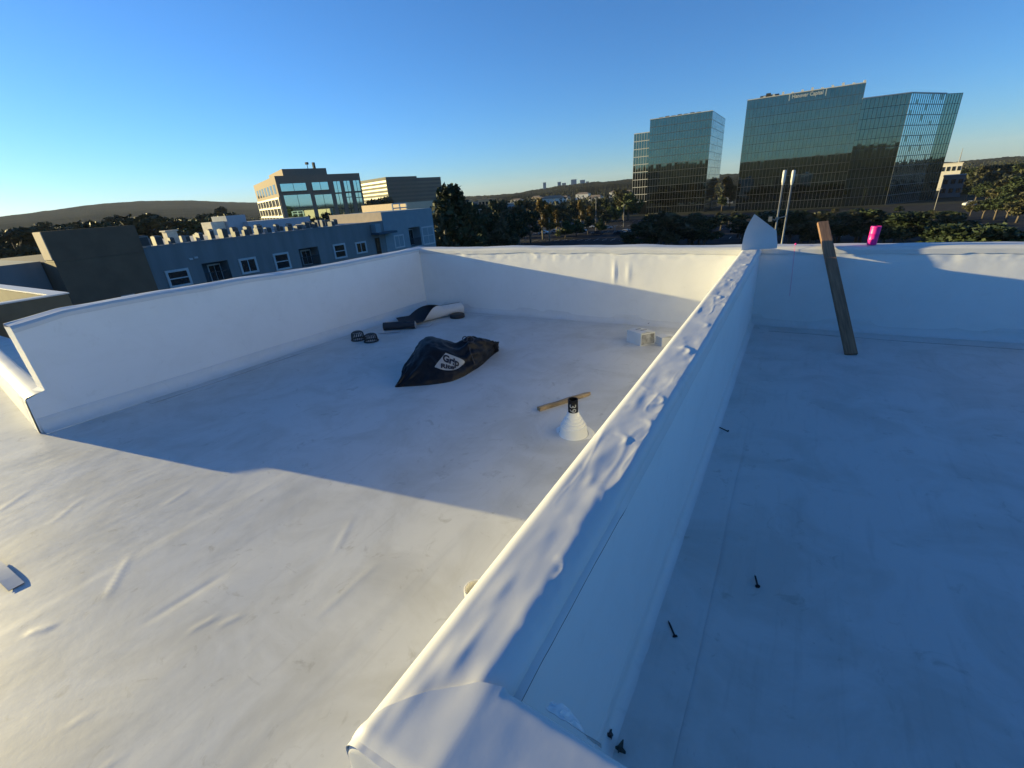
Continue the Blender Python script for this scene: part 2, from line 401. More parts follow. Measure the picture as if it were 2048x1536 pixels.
# ---- near parapet (lower right corner), its sheet lapped over the middle coping along a curved edge
wall_near = thing("parapet_wall", "near white parapet crossing the bottom right corner of the view", "parapet wall", (2.0, YN0, ZC - 2.3 * S))
mb = MB(); mb.box((XL + 0.01, YN0 + 0.008, ZC - 2.55 * S), (6.9, YN1 - 0.014, TOP - 0.05)); mb.build("wall_body", M_WALL, wall_near)
arcp = np.array([at_z(p, TOP)[:2] for p in [(689, 1476), (770, 1420), (860, 1387), (960, 1371), (1023, 1377)]])
arcp[0, 0] = XL - 0.001; arcp[-1] = (XR + 0.002, YN1)
xn = np.concatenate([XL + (XR - XL) * np.linspace(0, 1, 46) ** 1.3, np.arange(XR + 0.006, 1.2, 0.008), np.arange(1.2, 6.9, 0.05)])
ylim = np.where(xn < XR, np.interp(xn, arcp[:, 0], arcp[:, 1]), YN1 + 0.004 * fbm(xn / 0.3, xn * 0, 41, 2))
ylim = np.maximum(ylim, YN0 + 0.012)
Q = edge(40); Xn = np.repeat(xn[:, None], 40, 1); Yn = YN0 + (ylim[:, None] - YN0) * Q[None]
farr = np.where(Xn > XR - 0.001, rnd(YN1 - Yn, 0.022), 0)
rn = 0.6 * relief(Xn, Yn) * np.clip((Xn - XL) / 0.05, 0.25, 1) + 0.0030 * fbm(Xn / 0.22, Yn / 0.10, 44, 2) * np.clip((Xn - XL) / 0.06, 0, 1)
Zn = TOP + 0.008 - 0.07 * np.clip(Xn - XR + 0.03, 0, 0.4) + rn - rnd(Xn - XL, 0.042) - rnd(Yn - YN0, 0.03) * np.clip(1, 0, 1) - farr
mb = MB(); mb.grid(np.stack([Xn, Yn, Zn], -1))
eF = np.stack([Xn[:, -1], Yn[:, -1], Zn[:, -1]], -1); eF2 = eF.copy(); onw = xn > XR
eF2[:, 2] -= np.where(onw, 0.010, 0.006); eF2[:, 1] += np.where(onw, 0.004, 0.0)
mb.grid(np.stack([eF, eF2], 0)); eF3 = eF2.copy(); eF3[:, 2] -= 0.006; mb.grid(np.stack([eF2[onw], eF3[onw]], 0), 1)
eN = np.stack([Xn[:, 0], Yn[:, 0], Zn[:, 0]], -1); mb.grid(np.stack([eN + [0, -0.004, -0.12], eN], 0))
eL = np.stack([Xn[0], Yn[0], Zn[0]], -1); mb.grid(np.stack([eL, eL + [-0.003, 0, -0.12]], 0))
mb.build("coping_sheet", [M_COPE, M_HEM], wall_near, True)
flashing(wall_near, (XR, YN1 - 0.008), (6.9, YN1 - 0.008), (0, 1), zb, 0.06, 0.10, 0.2)

# ---- back parapet
wall_back = thing("parapet_wall", "long white parapet across the far side of the roof", "parapet wall", (0, YB, ZC - 2.4 * S))
mb = MB(); mb.box((XW - 0.22, YB + 0.012, ZC - 2.7 * S), (7.0, YB + 0.22, TOP - 0.03)); mb.build("wall_body", M_WALL, wall_back)
xs = np.arange(XW - 0.1, 7.0, 0.022); zs = np.concatenate([np.linspace(-2.6, -1.25, 24), np.linspace(-1.22, -1.03, 16)]) * S + ZC
A, B = np.meshgrid(xs, zs, indexing='ij')
hb = np.clip((B - (ZC - 1.35 * S)) / (0.3 * S), 0, 1)
dy = 0.006 * fbm(A / 0.5, B / 0.7, 51, 3) + 0.010 * hb * fbm(A / 0.12, B / 0.10, 53, 3)
bl = at_y((1229, 545), YB)
dy = dy - 0.011 * np.exp(-((A - bl[0]) / 0.022) ** 2) * np.exp(-((B - bl[2]) / 0.13) ** 2)
dy = dy - 0.008 * np.exp(-((A - bl[0] - 0.2) / 0.03) ** 2) * np.exp(-((B - bl[2]) / 0.11) ** 2)
mb = MB(); mb.grid(np.stack([A, YB + dy, B], -1), flip=False); mb.build("wall_face", M_WALL, wall_back, True)
tq = np.linspace(0, 1, 14); A, T = np.meshgrid(xs, tq, indexing='ij')
zt = 0.016 * fbm(A / 0.9, A * 0 + 2, 55, 3) + 0.012 * T * fbm(A / 0.5, T * 2, 57, 3) + 0.010 * np.clip(T - 0.2, 0, 1)
yy = YB - 0.012 + 0.24 * T
Zt = TOP + zt - rnd(T * 0.24, 0.03) - rnd((1 - T) * 0.24, 0.03)
mb = MB(); mb.grid(np.stack([A, yy, Zt], -1))
f0 = np.stack([xs, yy[:, 0], Zt[:, 0]], -1); f1 = f0 - [0, 0, 0.05]; f1[:, 1] += 0.006 * fbm(xs / 0.2, xs * 0, 59, 2); f1[:, 2] += 0.02 * fbm(xs / 0.15, xs * 0, 60, 2)
mb.grid(np.stack([f1, f0], 0)); f2 = np.stack([xs, yy[:, -1], Zt[:, -1]], -1); mb.grid(np.stack([f2, f2 - [0, 0, 0.12]], 0))
mb.build("coping_sheet", M_COPE, wall_back, True)
flashing(wall_back, (XW, YB + 0.004), (XL, YB + 0.004), (0, -1), zl, 0.08, 0.004, 0.04)
flashing(wall_back, (XR, YB + 0.004), (7.0, YB + 0.004), (0, -1), zb, 0.08, 0.004, 0.04)

# ---- left parapet with its notched end
wall_left = thing("parapet_wall", "tall white parapet along the left, notched at its near end", "parapet wall", (XW, 3.0, ZC - 2.4 * S))
ut = np.array([1.27, 1.78, 2.69, 3.94, 5.45, 6.82, 8.5]); zt = np.array([-0.995, -0.925, -0.918, -0.945, -1.0, -1.005, -1.0])
ys = np.linspace(1.273 * S, YB + 0.2, 120); tops = ZC + S * np.interp(ys / S, ut, zt) + 0.006 * fbm(ys / 0.5, ys * 0, 61, 3)
fl = float(zf(0, 1)) - 0.25
poly = [(1.078 * S, fl), (1.079 * S, ZC - 2.24 * S), (1.097 * S, ZC - 1.83 * S), (1.285 * S, ZC - 1.778 * S)] + [(y, t - 0.012) for y, t in zip(ys, tops)] + [(YB + 0.2, fl)]
mb = MB(); nP = len(poly)
mb.add([(XW, y, z) for y, z in poly] + [(XW - 0.2, y, z) for y, z in poly], [tuple(range(nP - 1, -1, -1)), tuple(range(nP, 2 * nP))] + [(i, (i + 1) % nP, nP + (i + 1) % nP, nP + i) for i in range(nP)])
mb.build("wall_body", M_WALL, wall_left)
mb = MB(); tq = np.linspace(0, 1, 12); A, T = np.meshgrid(ys, tq, indexing='ij'); TT = np.repeat(tops[:, None], 12, 1)
Zt = TT + 0.004 + 0.01 * T + 0.008 * fbm(A / 0.3, T * 3, 63, 2) - rnd(T * 0.21, 0.02) - rnd((1 - T) * 0.21, 0.03)
Xt = XW + 0.008 - 0.22 * T; mb.grid(np.stack([Xt, A, Zt], -1))
e0 = np.stack([Xt[:, 0], ys, Zt[:, 0]], -1); mb.grid(np.stack([e0, e0 - [0.002, 0, 0.035]], 0)); e1 = np.stack([Xt[:, -1], ys, Zt[:, -1]], -1); mb.grid(np.stack([e1, e1 - [0, 0, 0.1]], 0))
mb.build("coping_sheet", M_COPE, wall_left, True)
c0 = np.array([XW - 0.02, 1.273 * S, tops[0] + 0.004]); c1 = at_x((82, 626), XW - 0.2); c2 = at_x((120, 640), XW - 0.15); c2[2] = tops[3]
mb = MB(); mb.add([c0, c1, c2, c0 + [-.006, -.004, 0], c1 + [-.006, -.004, 0], c2 + [-.006, 0, 0]], [(0, 1, 2), (5, 4, 3), (0, 3, 4, 1), (1, 4, 5, 2), (2, 5, 3, 0)])
mb.build("membrane_flap", M_COPE, wall_left)
flashing(wall_left, (XW, 1.10 * S), (XW, YB), (1, 0), zl, 0.09, 0.004, 0.04)

# ---- low parapet continuing to the left of the notch
wall_low = thing("parapet_wall", "low sunlit white parapet leaving the left edge of the view", "parapet wall", (-8, 0.95, ZC - 2.3 * S))
mb = MB(); sl = math.tan(math.radians(5.6)); L = []
xv = np.linspace(XW - 0.0, -13.5, 60)
for x in xv:
    o = (XW - x) * sl; w = 0.008 * float(fbm(x / 0.3, 0.4, 65, 2))
    z1 = ZC - 1.81 * S + w
    L.append([(x, 1.06 * S + o, fl), (x, 1.065 * S + o, ZC - 2.2 * S), (x, 1.085 * S + o, z1 - 0.03), (x, 1.10 * S + o, z1), (x, 1.27 * S + o, z1 + 0.02), (x, 1.30 * S + o, z1 + 0.01), (x, 1.31 * S + o, fl)])
mb.grid(np.array(L), flip=True); mb.add(L[-1], [tuple(range(7))]); mb.build("wall_body", M_COPE, wall_low, True)

# ---- the building under the roof, its olive block and the lower roof behind
M_OLIVE = mat("olive_stucco", (0.13, 0.115, 0.075), 0.85, var=0.12, bump=0.25, bscale=25)
M_STUC = mat("grey_stucco", (0.34, 0.33, 0.30), 0.85, var=0.1, bump=0.25, bscale=25)
own = thing("apartment_building", "white-roofed building the view is taken from", "building", (0, 0, 0))
mb = MB(); mb.box((-14.0, -9.0, 0), (7.0, 1.0 * S, ZC - 2.62 * S)).box((XW - 0.19, 1.0 * S + 0.002, 0), (7.0, YB + 0.21, ZC - 2.64 * S)); mb.build("wall", M_STUC, own)
mb = MB(); mb.box((-2.5, YB + 0.212, 0), (7.0, 15.0, ZC - 3.6)); mb.build("lower_roof", M_STUC, own)
p = at_x((135, 585), -13.5); oy, oz = p[1], p[2]
tower = thing("roof_block", "dark olive stucco block with a white roof at the far left", "roof block", (-18, 0, 0))
mb = MB(); mb.box((-24, -7, 0), (-13.5, oy, oz - 0.55)); mb.box((-13.72, -7, oz - 0.548), (-13.502, oy - 0.002, oz - 0.03)); mb.box((-23.9, oy - 0.25, oz - 0.548), (-13.722, oy - 0.004, oz - 0.03)); mb.build("wall", M_OLIVE, tower)
mb = MB(); mb.box((-13.74, -7, oz - 0.028), (-13.48, oy + 0.02, oz)); mb.box((-24, oy - 0.27, oz - 0.029), (-13.742, oy + 0.02, oz + 0.001))
mb.box((-23.9, -6.9, oz - 0.546), (-13.73, oy - 0.256, oz - 0.50)); mb.build("roof_membrane", M_COPE, tower)
# ================================================================== THINGS ON THE ROOF
def on_floor(p, f=zl):
    z = ZC - 1.7
    for _ in range(6):
        q = at_z(p, z); z = float(f(q[0], q[1]))
    return np.array([q[0], q[1], z])
def cubic(P, n):
    """Catmull-Rom through rows of P, n samples"""
    P = np.asarray(P, float); m = len(P); t = np.linspace(0, m - 1.0001, n); i = t.astype(int); f = (t - i)[:, None]
    g = lambda k: P[np.clip(i + k, 0, m - 1)]
    return 0.5 * ((2 * g(0)) + (-g(-1) + g(1)) * f + (2 * g(-1) - 5 * g(0) + 4 * g(1) - g(2)) * f ** 2 + (-g(-1) + 3 * g(0) - 3 * g(1) + g(2)) * f ** 3)
M_BLACKPL = mat("black_plastic", (0.008, 0.009, 0.012), 0.45, var=0.2, spec=0.22, bump=0.45, bscale=26)
M_PRINT = mat("white_print", (0.34, 0.36, 0.36), 0.45, var=0.08)
M_INK = mat("black_ink", (0.012, 0.012, 0.02), 0.5, var=0.05)
M_RUBBER = mat("black_rubber", (0.016, 0.017, 0.019), 0.55, var=0.2, bump=0.1)
M_WOOD = mat("grey_wood", (0.24, 0.135, 0.075), 0.75, var=0.35, scale=4, stretch=(12, 12, 1.0), bump=0.3, bscale=20)
M_WOOD2 = mat("weathered_stick", (0.27, 0.20, 0.12), 0.85, var=0.5, scale=9, bump=0.4, bscale=30)
M_PINK = mat("pink_plastic", (0.85, 0.02, 0.28), 0.42, var=0.06, scale=8)
M_CARD = mat("white_carton", (0.66, 0.66, 0.64), 0.7, var=0.06)
M_CARDD = mat("carton_print", (0.33, 0.33, 0.32), 0.7, var=0.55, scale=14)
M_PVC = mat("cream_pipe", (0.75, 0.72, 0.64), 0.4, var=0.05)
M_BOOT = mat("white_boot_rubber", (0.80, 0.80, 0.77), 0.45, var=0.05)
M_STEEL = mat("galvanised_steel", (0.28, 0.27, 0.23), 0.45, metal=0.6, var=0.2, scale=12)
M_DSTEEL = mat("black_screw_steel", (0.012, 0.012, 0.016), 0.4, metal=0.4, var=0.2)

# ---- black rubbish bag
st = [  # near foot pixel, ridge pixel, ridge height above the floor, depth beyond the ridge
    ((791, 775), (793, 772), 0.02, 0.02), ((822, 773), (806, 738), 0.13, 0.10), ((850, 771), (824, 704), 0.24, 0.22), ((876, 768), (845, 677), 0.33, 0.28), ((905, 763), (878, 678), 0.30, 0.32),
    ((930, 753), (910, 686), 0.235, 0.30), ((946, 743), (936, 673), 0.285, 0.22), ((962, 733), (952, 676), 0.255, 0.24), ((976, 720), (974, 681), 0.22, 0.22), ((988, 706), (990, 684), 0.17, 0.14), ((995, 694), (999, 684), 0.13, 0.03)]
rows = []
for nf, rg, h, dep in st:
    N = on_floor(nf); zfl = N[2]
    R = at_z(rg, zfl + h); F = R + np.array([-0.05, dep, 0]); F[2] = zfl
    c1 = N * 0.72 + R * 0.28; c1[2] = zfl + h * 0.92; c2 = R * 0.55 + F * 0.45; c2[2] = zfl + h * 0.98
    row = []
    for t in np.linspace(0, 1, 17): row.append((1 - t) ** 2 * N + 2 * t * (1 - t) * c1 + t * t * R)
    for t in np.linspace(0, 1, 13)[1:]: row.append((1 - t) ** 2 * R + 2 * t * (1 - t) * c2 + t * t * F)
    rows.append(np.array(row))
G = np.array(rows); n0, m0, _ = G.shape
G = cubic(G.reshape(n0, -1), 96).reshape(96, m0, 3)
G = cubic(G.transpose(1, 0, 2).reshape(m0, -1), 64).reshape(64, 96, 3).transpose(1, 0, 2)
du = np.gradient(G, axis=0); dv = np.gradient(G, axis=1); nn = np.cross(du, dv); nn /= np.linalg.norm(nn, axis=-1, keepdims=True) + 1e-9
I, J = np.meshgrid(np.arange(96) / 95.0, np.arange(64) / 63.0, indexing='ij')
rg = lambda a, b, s: 1 - 2 * np.abs(vnoise(a, b, s)) * 1.6
cr = 0.016 * rg(I * 9 + J * 3, J * 5 - I * 2, 71) + 0.008 * rg(I * 22, J * 9 + I * 8, 73) + 0.005 * rg(I * 40 - J * 14, J * 18, 75)
neck = np.exp(-((I - 0.60) / 0.10) ** 2); cr = cr + neck * 0.016 * np.sin(J * 40 + I * 9) - 0.012 * np.exp(-((I - 0.53 - 0.05 * J) / 0.02) ** 2)
cr = (cr - 0.012) * np.clip(np.minimum(I, 1 - I) / 0.06, 0, 1) * np.clip(np.minimum(J, 1 - J) / 0.05, 0.1, 1)
sgn = 1 if nn[48, 20, 2] > 0 else -1
G = G + sgn * nn * cr[..., None]
G[..., 2] = np.maximum(G[..., 2], zf(G[..., 0], G[..., 1]) + 0.003)
bag = thing("rubbish_bag", "full black plastic rubbish bag lying in the shaded left bay", "rubbish bag", tuple(on_floor((880, 750))))
mb = MB(); mb.grid(G, flip=(sgn < 0)); under = G.copy()[:, [0, 63]]; mb.grid(under, flip=True); mb.build("bag_body", M_BLACKPL, bag, True)
bvh = BVHTree.FromPolygons(mb.v, mb.f)
def on_bag(px, py, lift):
    r = ray(px, py); d = Vector(r).normalized(); h = bvh.ray_cast(Vector(CAM), d)
    if h[0] is None: return None
    return np.array(h[0] - d * lift)
def decal(parent, name, pts, faces, m, lift):
    P = [on_bag(x, y, lift) for x, y in pts]; ok = [p is not None for p in P]
    mb = MB(); mb.add([p if p is not None else (0, 0, 0) for p in P], [f for f in faces if all(ok[i] for i in f)]); return mb.build(name, m, parent, True)
shield = np.array([(891.3, 705.6), (927.7, 720.9), (921.8, 732.6), (908.9, 739.6), (891.3, 740.5), (873.8, 735.5), (870.8, 731.0)])
bp = cubic(np.vstack([shield, shield[:1]]), 49)[:-1]; bp = np.array([shield[0] * 0 + p for p in bp]); c0 = bp.mean(0)
pts = [tuple(c0)]; fc = []; K = 8
for k in range(1, K + 1): pts += [tuple(c0 + (p - c0) * k / K) for p in bp]
nb = len(bp)
for j in range(nb): fc.append((0, 1 + j, 1 + (j + 1) % nb))
for k in range(K - 1):
    for j in range(nb): a = 1 + k * nb; fc.append((a + j, a + nb + j, a + nb + (j + 1) % nb, a + (j + 1) % nb))
pl = decal(bag, "printed_label", pts, fc, M_PRINT, 0.005)
def word(parent, body, org, ang, sx, sy, lift):
    v, f = text_mesh(body, 1.0, 0, 0.045); ca, sa = math.cos(ang), math.sin(ang)
    P = [(org[0] + ca * x * sx + sa * y * sy * 0.35 , org[1] + sa * x * sx - ca * y * sy) for x, y, _ in v]
    return decal(parent, "lettering", P, f, M_INK, lift)
word(pl, "Grip", (902.0, 721.5), 0.36, 19.0, 20.0, 0.010)
word(pl, "Rite", (895.0, 733.2), 0.12, 17.0, 12.0, 0.010)
# draw-tie loops at the neck
mb = MB()
for c, rx, ry in [((941, 679), 7, 6), ((930, 678), 5, 5)]:
    loop = []
    for t in np.linspace(0, 2 * math.pi, 22):
        q = on_bag(c[0] + rx * math.cos(t), c[1] + ry * math.sin(t), 0.012)
        if q is None: q = at_y((c[0] + rx * math.cos(t), c[1] + ry * math.sin(t)), float(at_z(c, float(zf(0, 3.8)) + 0.28)[1]))
        loop.append(q)
    mb.tube(loop, 0.006, 6, False)
tail = [on_bag(x, y, 0.010) for x, y in [(936, 684), (939, 695), (941, 706), (945, 716), (949, 728)]]; tail = [q for q in tail if q is not None]
mb.tube(tail, 0.007, 6); mb.build("tie_cord", mat("tie_cord", (0.035, 0.033, 0.035), 0.45), bag, True)

# ---- vent pipes in white stepped boots
def boot(center, label, pipe_r, pipe_top, pipe_mat, group):
    t = thing("vent_pipe", label, "vent pipe", tuple(center), 0.0, group); c = np.array(center)
    mb = MB(); mb.lathe(c - [0, 0, 0.004], [(0.165, 0.0), (0.163, 0.006), (0.118, 0.008)], 40); mb.build("flange", M_BOOT, t, True)
    prof = [(0.112, 0.004), (0.106, 0.012), (0.100, 0.084), (0.089, 0.087), (0.086, 0.108), (0.076, 0.111), (0.073, 0.131), (0.063, 0.134), (0.060, 0.153), (0.051, 0.156), (0.0485, 0.176), (0.0445, 0.178), (0.0440, 0.198), (pipe_r + 0.001, 0.199)]
    mb = MB(); mb.lathe(c, prof, 48); mb.build("boot", M_BOOT, t, False)
    mb = MB(); mb.lathe(c, [(pipe_r, 0.19), (pipe_r, pipe_top), (pipe_r - 0.002, pipe_top + 0.001), (pipe_r - 0.006, pipe_top), (pipe_r - 0.007, 0.10)], 40); mb.build("pipe", pipe_mat, t, False)
    return t
bc = on_floor((1147, 868)); PIPE = boot(bc, "black vent pipe rising from a white stepped boot beside the middle parapet", 0.0385, 0.300, M_BLACKPL, "vent pipes in white boots")
v, f = text_mesh("39", 0.072, 0, 0.001); mb = MB(); vd = -(bc[:2] / np.linalg.norm(bc[:2])); a0 = math.atan2(vd[1], vd[0])
for x, y, _ in [(0, 0, 0)]: pass
VV = []
for x, y, _ in v:      # lettering wraps round the pipe, reading downwards
    ang = a0 - 0.12 + y / 0.0385; VV.append((bc[0] + 0.0389 * math.cos(ang), bc[1] + 0.0389 * math.sin(ang), bc[2] + 0.238 - x))
mb.add(VV, f); mb.build("lettering", mat("pale_marker", (0.30, 0.31, 0.32), 0.6), [o for o in PIPE.children if o.name.startswith("pipe")][0])
b2 = at_z((949, 1168), ZC - 1.43); b2[2] = float(zl(b2[0], b2[1])); boot(b2, "cream vent pipe in a white boot, mostly hidden behind the near parapet", 0.046, 0.25, M_PVC, "vent pipes in white boots")

# ---- wooden stick on the floor
a, b = on_floor((1077, 822)), on_floor((1180, 790)); d = b - a; L = np.linalg.norm(d); d /= L; sd = np.cross([0, 0, 1], d); sd /= np.linalg.norm(sd)
mb = MB(); Pg = []
for t in np.linspace(0, 1, 26):
    w = 0.021 * (1 + 0.25 * float(vnoise(t * 9, 1, 81))); h = 0.030 * (1 + 0.3 * float(vnoise(t * 7, 4, 83)))
    if t > 0.93: w *= 1 - (t - 0.93) * 9
    c = a + d * L * t + [0, 0, 0.002]; Pg.append([c - sd * w, c - sd * w + [0, 0, h], c - sd * w * 0.3 + [0, 0, h * 1.15], c + sd * w + [0, 0, h * 0.95], c + sd * w])
Pg = np.array(Pg); mb.grid(Pg, flip=True); mb.add(Pg[0], [(0, 1, 2, 3, 4)]); mb.add(Pg[-1], [(4, 3, 2, 1, 0)])
stick = mb.build("wooden_stick", M_WOOD2); tag(stick, "rough weathered wooden stick lying behind the black vent pipe", "stick")

# ---- cartons by the middle parapet
def carton(c_front, c_left, c_right, h, label, printed):
    A, B, C = on_floor(c_front), on_floor(c_left), on_floor(c_right); D = B + C - A
    t = thing("carton", label, "carton", tuple(A), 0.0, "cartons left by the middle parapet"); up = np.array([0, 0, h])
    Pb = [A, C, D, B]; mb = MB(); mb.add([p + [0, 0, 0.002] for p in Pb] + [p + up for p in Pb], [(3, 2, 1, 0), (0, 1, 5, 4), (1, 2, 6, 5), (2, 3, 7, 6), (3, 0, 4, 7), (4, 5, 6, 7)]); mb.build("carton_body", M_CARD, t)
    ex, ey = (C - A), (B - A)
    for k, (o0, o1, tilt) in enumerate([(0.02, 0.47, 0.018), (0.53, 0.98, 0.012)]):     # two top flaps standing slightly open
        q = [A + up + ey * 0.02 + ex * o0, A + up + ey * 0.98 + ex * o0, A + up + ey * 0.98 + ex * o1, A + up + ey * 0.02 + ex * o1]
        lifts = [0.003, 0.003, tilt, tilt] if k == 0 else [tilt, tilt, 0.003, 0.003]
        mb = MB(); top = [p + [0, 0, l] for p, l in zip(q, lifts)]; mb.add(top + [p - [0, 0, 0.003] for p in top], [(0, 1, 2, 3), (7, 6, 5, 4), (0, 4, 5, 1), (1, 5, 6, 2), (2, 6, 7, 3), (3, 7, 4, 0)]); mb.build("top_flap", M_CARD, t)
    if printed:
        nrm = np.cross(ex, [0, 0, 1]); nrm /= np.linalg.norm(nrm)
        if nrm[1] > 0: nrm = -nrm
        q = [A + ex * 0.05 + up * 0.10, A + ex * 0.95 + up * 0.10, A + ex * 0.95 + up * 0.92, A + ex * 0.05 + up * 0.92]; q = [p + nrm * 0.003 for p in q]
        mb = MB(); mb.add(q, [(0, 1, 2, 3)]); mb.build("printed_panel", M_CARDD, t)
        q2 = [A + ey * s + up * (0.86 + 0.0 * s) for s in (0.05, 0.95)]
        mb = MB()
        for o0, o1, s0, s1 in [(0.25, 0.62, 0.58, 0.66), (0.30, 0.75, 0.30, 0.37)]:
            q = [A + up + ex * u + ey * s + [0, 0, 0.022] for u, s in ((o0, s0), (o1, s0), (o1, s1), (o0, s1))]; mb.add(q, [(0, 1, 2, 3)])
        mb.build("slit_shade", M_RUBBER, t)  # dark strips paint in the shade of the slits between lid flaps
    return t
carton((1281, 693), (1253, 684), (1309, 688), 0.155, "small white carton with a dark printed end on the shaded floor", True)
carton((1323, 694), (1311, 688), (1352, 690), 0.105, "plain white carton half hidden by the middle parapet", False)

# ---- drain strainers and rings
def strainer(c, r, h, tilt, label):
    t = thing("drain_strainer", label, "drain strainer", tuple(c), 0.0, "black drain strainers"); c = np.array(c) + [0, 0, 0.002]
    mb = MB(); mb.lathe(c, [(r * 1.16, 0), (r * 1.18, 0.012), (r * 1.0, 0.02), (r * 0.96, 0.018), (r * 0.96, 0.0)], 32); mb.build("base_ring", M_RUBBER, t, True)
    for k in range(20):
        q = 2 * math.pi * k / 20; e = np.array([math.cos(q), math.sin(q), 0])
        mb = MB(); mb.tube([c + e * r * 1.0 + [0, 0, 0.015], c + e * r * 0.98 + [0, 0, h * 0.5], c + e * r * 0.90 + [0, 0, h * 0.84], c + e * r * 0.6 + [0, 0, h]], 0.0045, 5); mb.build("rib", M_RUBBER, t)
    mb = MB(); mb.lathe(c, [(r * 0.985, h * 0.48), (r * 1.0, h * 0.5), (r * 0.975, h * 0.53)], 32); mb.build("hoop", M_RUBBER, t, True)
    mb = MB(); mb.lathe(c, [(r * 0.70, h * 0.955), (r * 0.66, h * 1.0), (r * 0.4, h * 1.06), (0.001, h * 1.08)], 32); mb.build("dome_cap", M_RUBBER, t, True)
    return t
strainer(on_floor((717, 680)), 0.088, 0.125, 0, "black slotted drain strainer, left one of the pair by the left parapet")
strainer(on_floor((743, 683)), 0.090, 0.11, 0, "black domed drain strainer, right one of the pair by the left parapet")
c = on_floor((915, 635)); mb = MB(); mb.lathe(c + [0, 0, 0.002], [(0.118, 0), (0.125, 0.01), (0.122, 0.05), (0.108, 0.062), (0.06, 0.066), (0.001, 0.066)], 36)
dr = mb.build("round_drain_cover", M_RUBBER, None, True); tag(dr, "flat black round drain cover in front of the white membrane roll", "drain cover")

# ---- membrane offcuts: white outside, black inside
M_SHW = membrane("membrane_scrap", 0.15); M_SHB = mat("membrane_backing", (0.022, 0.025, 0.032), 0.6, var=0.15)
def two_sided(name, P, label, group, inner_first=True):
    du = np.gradient(P, axis=0); dv = np.gradient(P, axis=1); nn = np.cross(du, dv); nn /= np.linalg.norm(nn, axis=-1, keepdims=True) + 1e-9
    t = thing(name, label, "membrane offcut", tuple(P.reshape(-1, 3).mean(0)[:2]) + (float(P[..., 2].min()),), 0.0, group)
    mb = MB(); mb.grid(P + nn * 0.0015); mb.build("white_face", M_SHW, t, True)
    mb = MB(); mb.grid(P - nn * 0.0015, flip=True); mb.build("black_face", M_SHB, t, True)
    return t
def unrolling(r_end, l_end, R0, length, turn_fun, n=40, m=48, face=1, curl0=0.0):
    A, B = on_floor(r_end), on_floor(l_end); ax = B - A; ax[2] = 0; L = np.linalg.norm(ax); ax /= L; sd = np.cross([0, 0, 1], ax)
    P = np.zeros((n, m, 3))
    for i, s in enumerate(np.linspace(0, 1, n)):
        kap = turn_fun(s); c = A + (B - A) * s
        l = np.linspace(-length / 2, length / 2, m); ang = l * kap
        x = np.where(abs(kap) > 1e-3, np.sin(ang) / kap, l); z = np.where(abs(kap) > 1e-3, (1 - np.cos(ang)) / kap, 0)
        P[i] = c + sd * x[:, None] * face + np.array([0, 0, 1.0]) * (z[:, None] + 0.004); P[i, :, 2] += 0.008 * fbm(l / 0.12, l * 0 + s * 4, 91, 2)
        P[i, :, 2] = np.maximum(P[i, :, 2], zf(P[i, :, 0], P[i, :, 1]) + 0.012)
    return P
P = unrolling((924, 627), (806, 650), 0.1, 0.60, lambda s: 10.2 - 8.9 * float(np.clip((s - 0.36) / 0.42, 0, 1)) ** 1.0)
two_sided("membrane_offcut", P[:, ::-1], "curled white roofing offcut with black backing near the far left corner", "roofing offcuts")
P = unrolling((832, 657), (769, 661), 0.05, 0.36, lambda s: 17.0, 20, 40)
two_sided("membrane_offcut", P, "short dark roll of roofing membrane left of the curled offcut", "roofing offcuts")
P = unrolling((862, 652), (808, 652), 0.3, 0.20, lambda s: 1.6 + 2.0 * s, 16, 20)
two_sided("membrane_offcut", P, "small flat dark roofing offcut between the two rolls", "roofing offcuts")
P = unrolling((800, 664), (758, 667), 0.3, 0.10, lambda s: 2.0, 12, 14)
two_sided("membrane_offcut", P, "narrow dark sliver of membrane beside the drain strainers", "roofing offcuts")

# ---- bent white offcut at the left edge of the view
a = on_floor((36, 1196)); mb = MB(); Pg = []
for s in np.linspace(0, 1, 14):
    for_ = []
    for t in np.linspace(0, 1, 10):
        x = a[0] - 0.10 - 0.42 * s; y = a[1] - 0.01 + 0.06 * t - 0.02 * s
        for_.append((x, y, a[2] + 0.006 + 0.012 * s * (1 - 0.5 * t) + 0.014 * math.sin(s * 2.4)))
    Pg.append(for_)
two_sided("membrane_offcut", np.array(Pg)[:, ::-1], "bent white membrane offcut lying at the left edge of the floor", "roofing offcuts")

# ---- plank leaning on the back parapet
Bt = at_z((1703, 711), ZR); Ct = at_y((1655, 490), YB - 0.03); d = Ct - Bt
s1 = 1.0
for s1 in np.linspace(1.0, 1.6, 300):
    q = Bt + d * s1; rel = q - CAM; py = 768 - FPX * (rel @ UX) / (rel @ FX)
    if py < 445: break
Tt = Bt + d * s1; dn = d / np.linalg.norm(d); wx = np.array([0.98, 0.18, 0]); wx -= dn * (wx @ dn); wx /= np.linalg.norm(wx); th = np.cross(dn, wx); th /= np.linalg.norm(th)
Lb = np.linalg.norm(Tt - Bt); Mloc = Matrix((( wx[0], th[0], dn[0], Bt[0]), (wx[1], th[1], dn[1], Bt[1]), (wx[2], th[2], dn[2], Bt[2]), (0, 0, 0, 1)))
mb = MB(); w, h = 0.052, 0.019; e = 0.004
sec = [(-w + e, -h), (w - e, -h), (w, -h + e), (w, h - e), (w - e, h), (-w + e, h), (-w, h - e), (-w, -h + e)]
mb.prism(sec, 0.012, Lb); board = mb.build("wooden_plank", M_WOOD); board.matrix_world = Mloc
tag(board, "long wooden plank leaning against the back parapet", "plank")

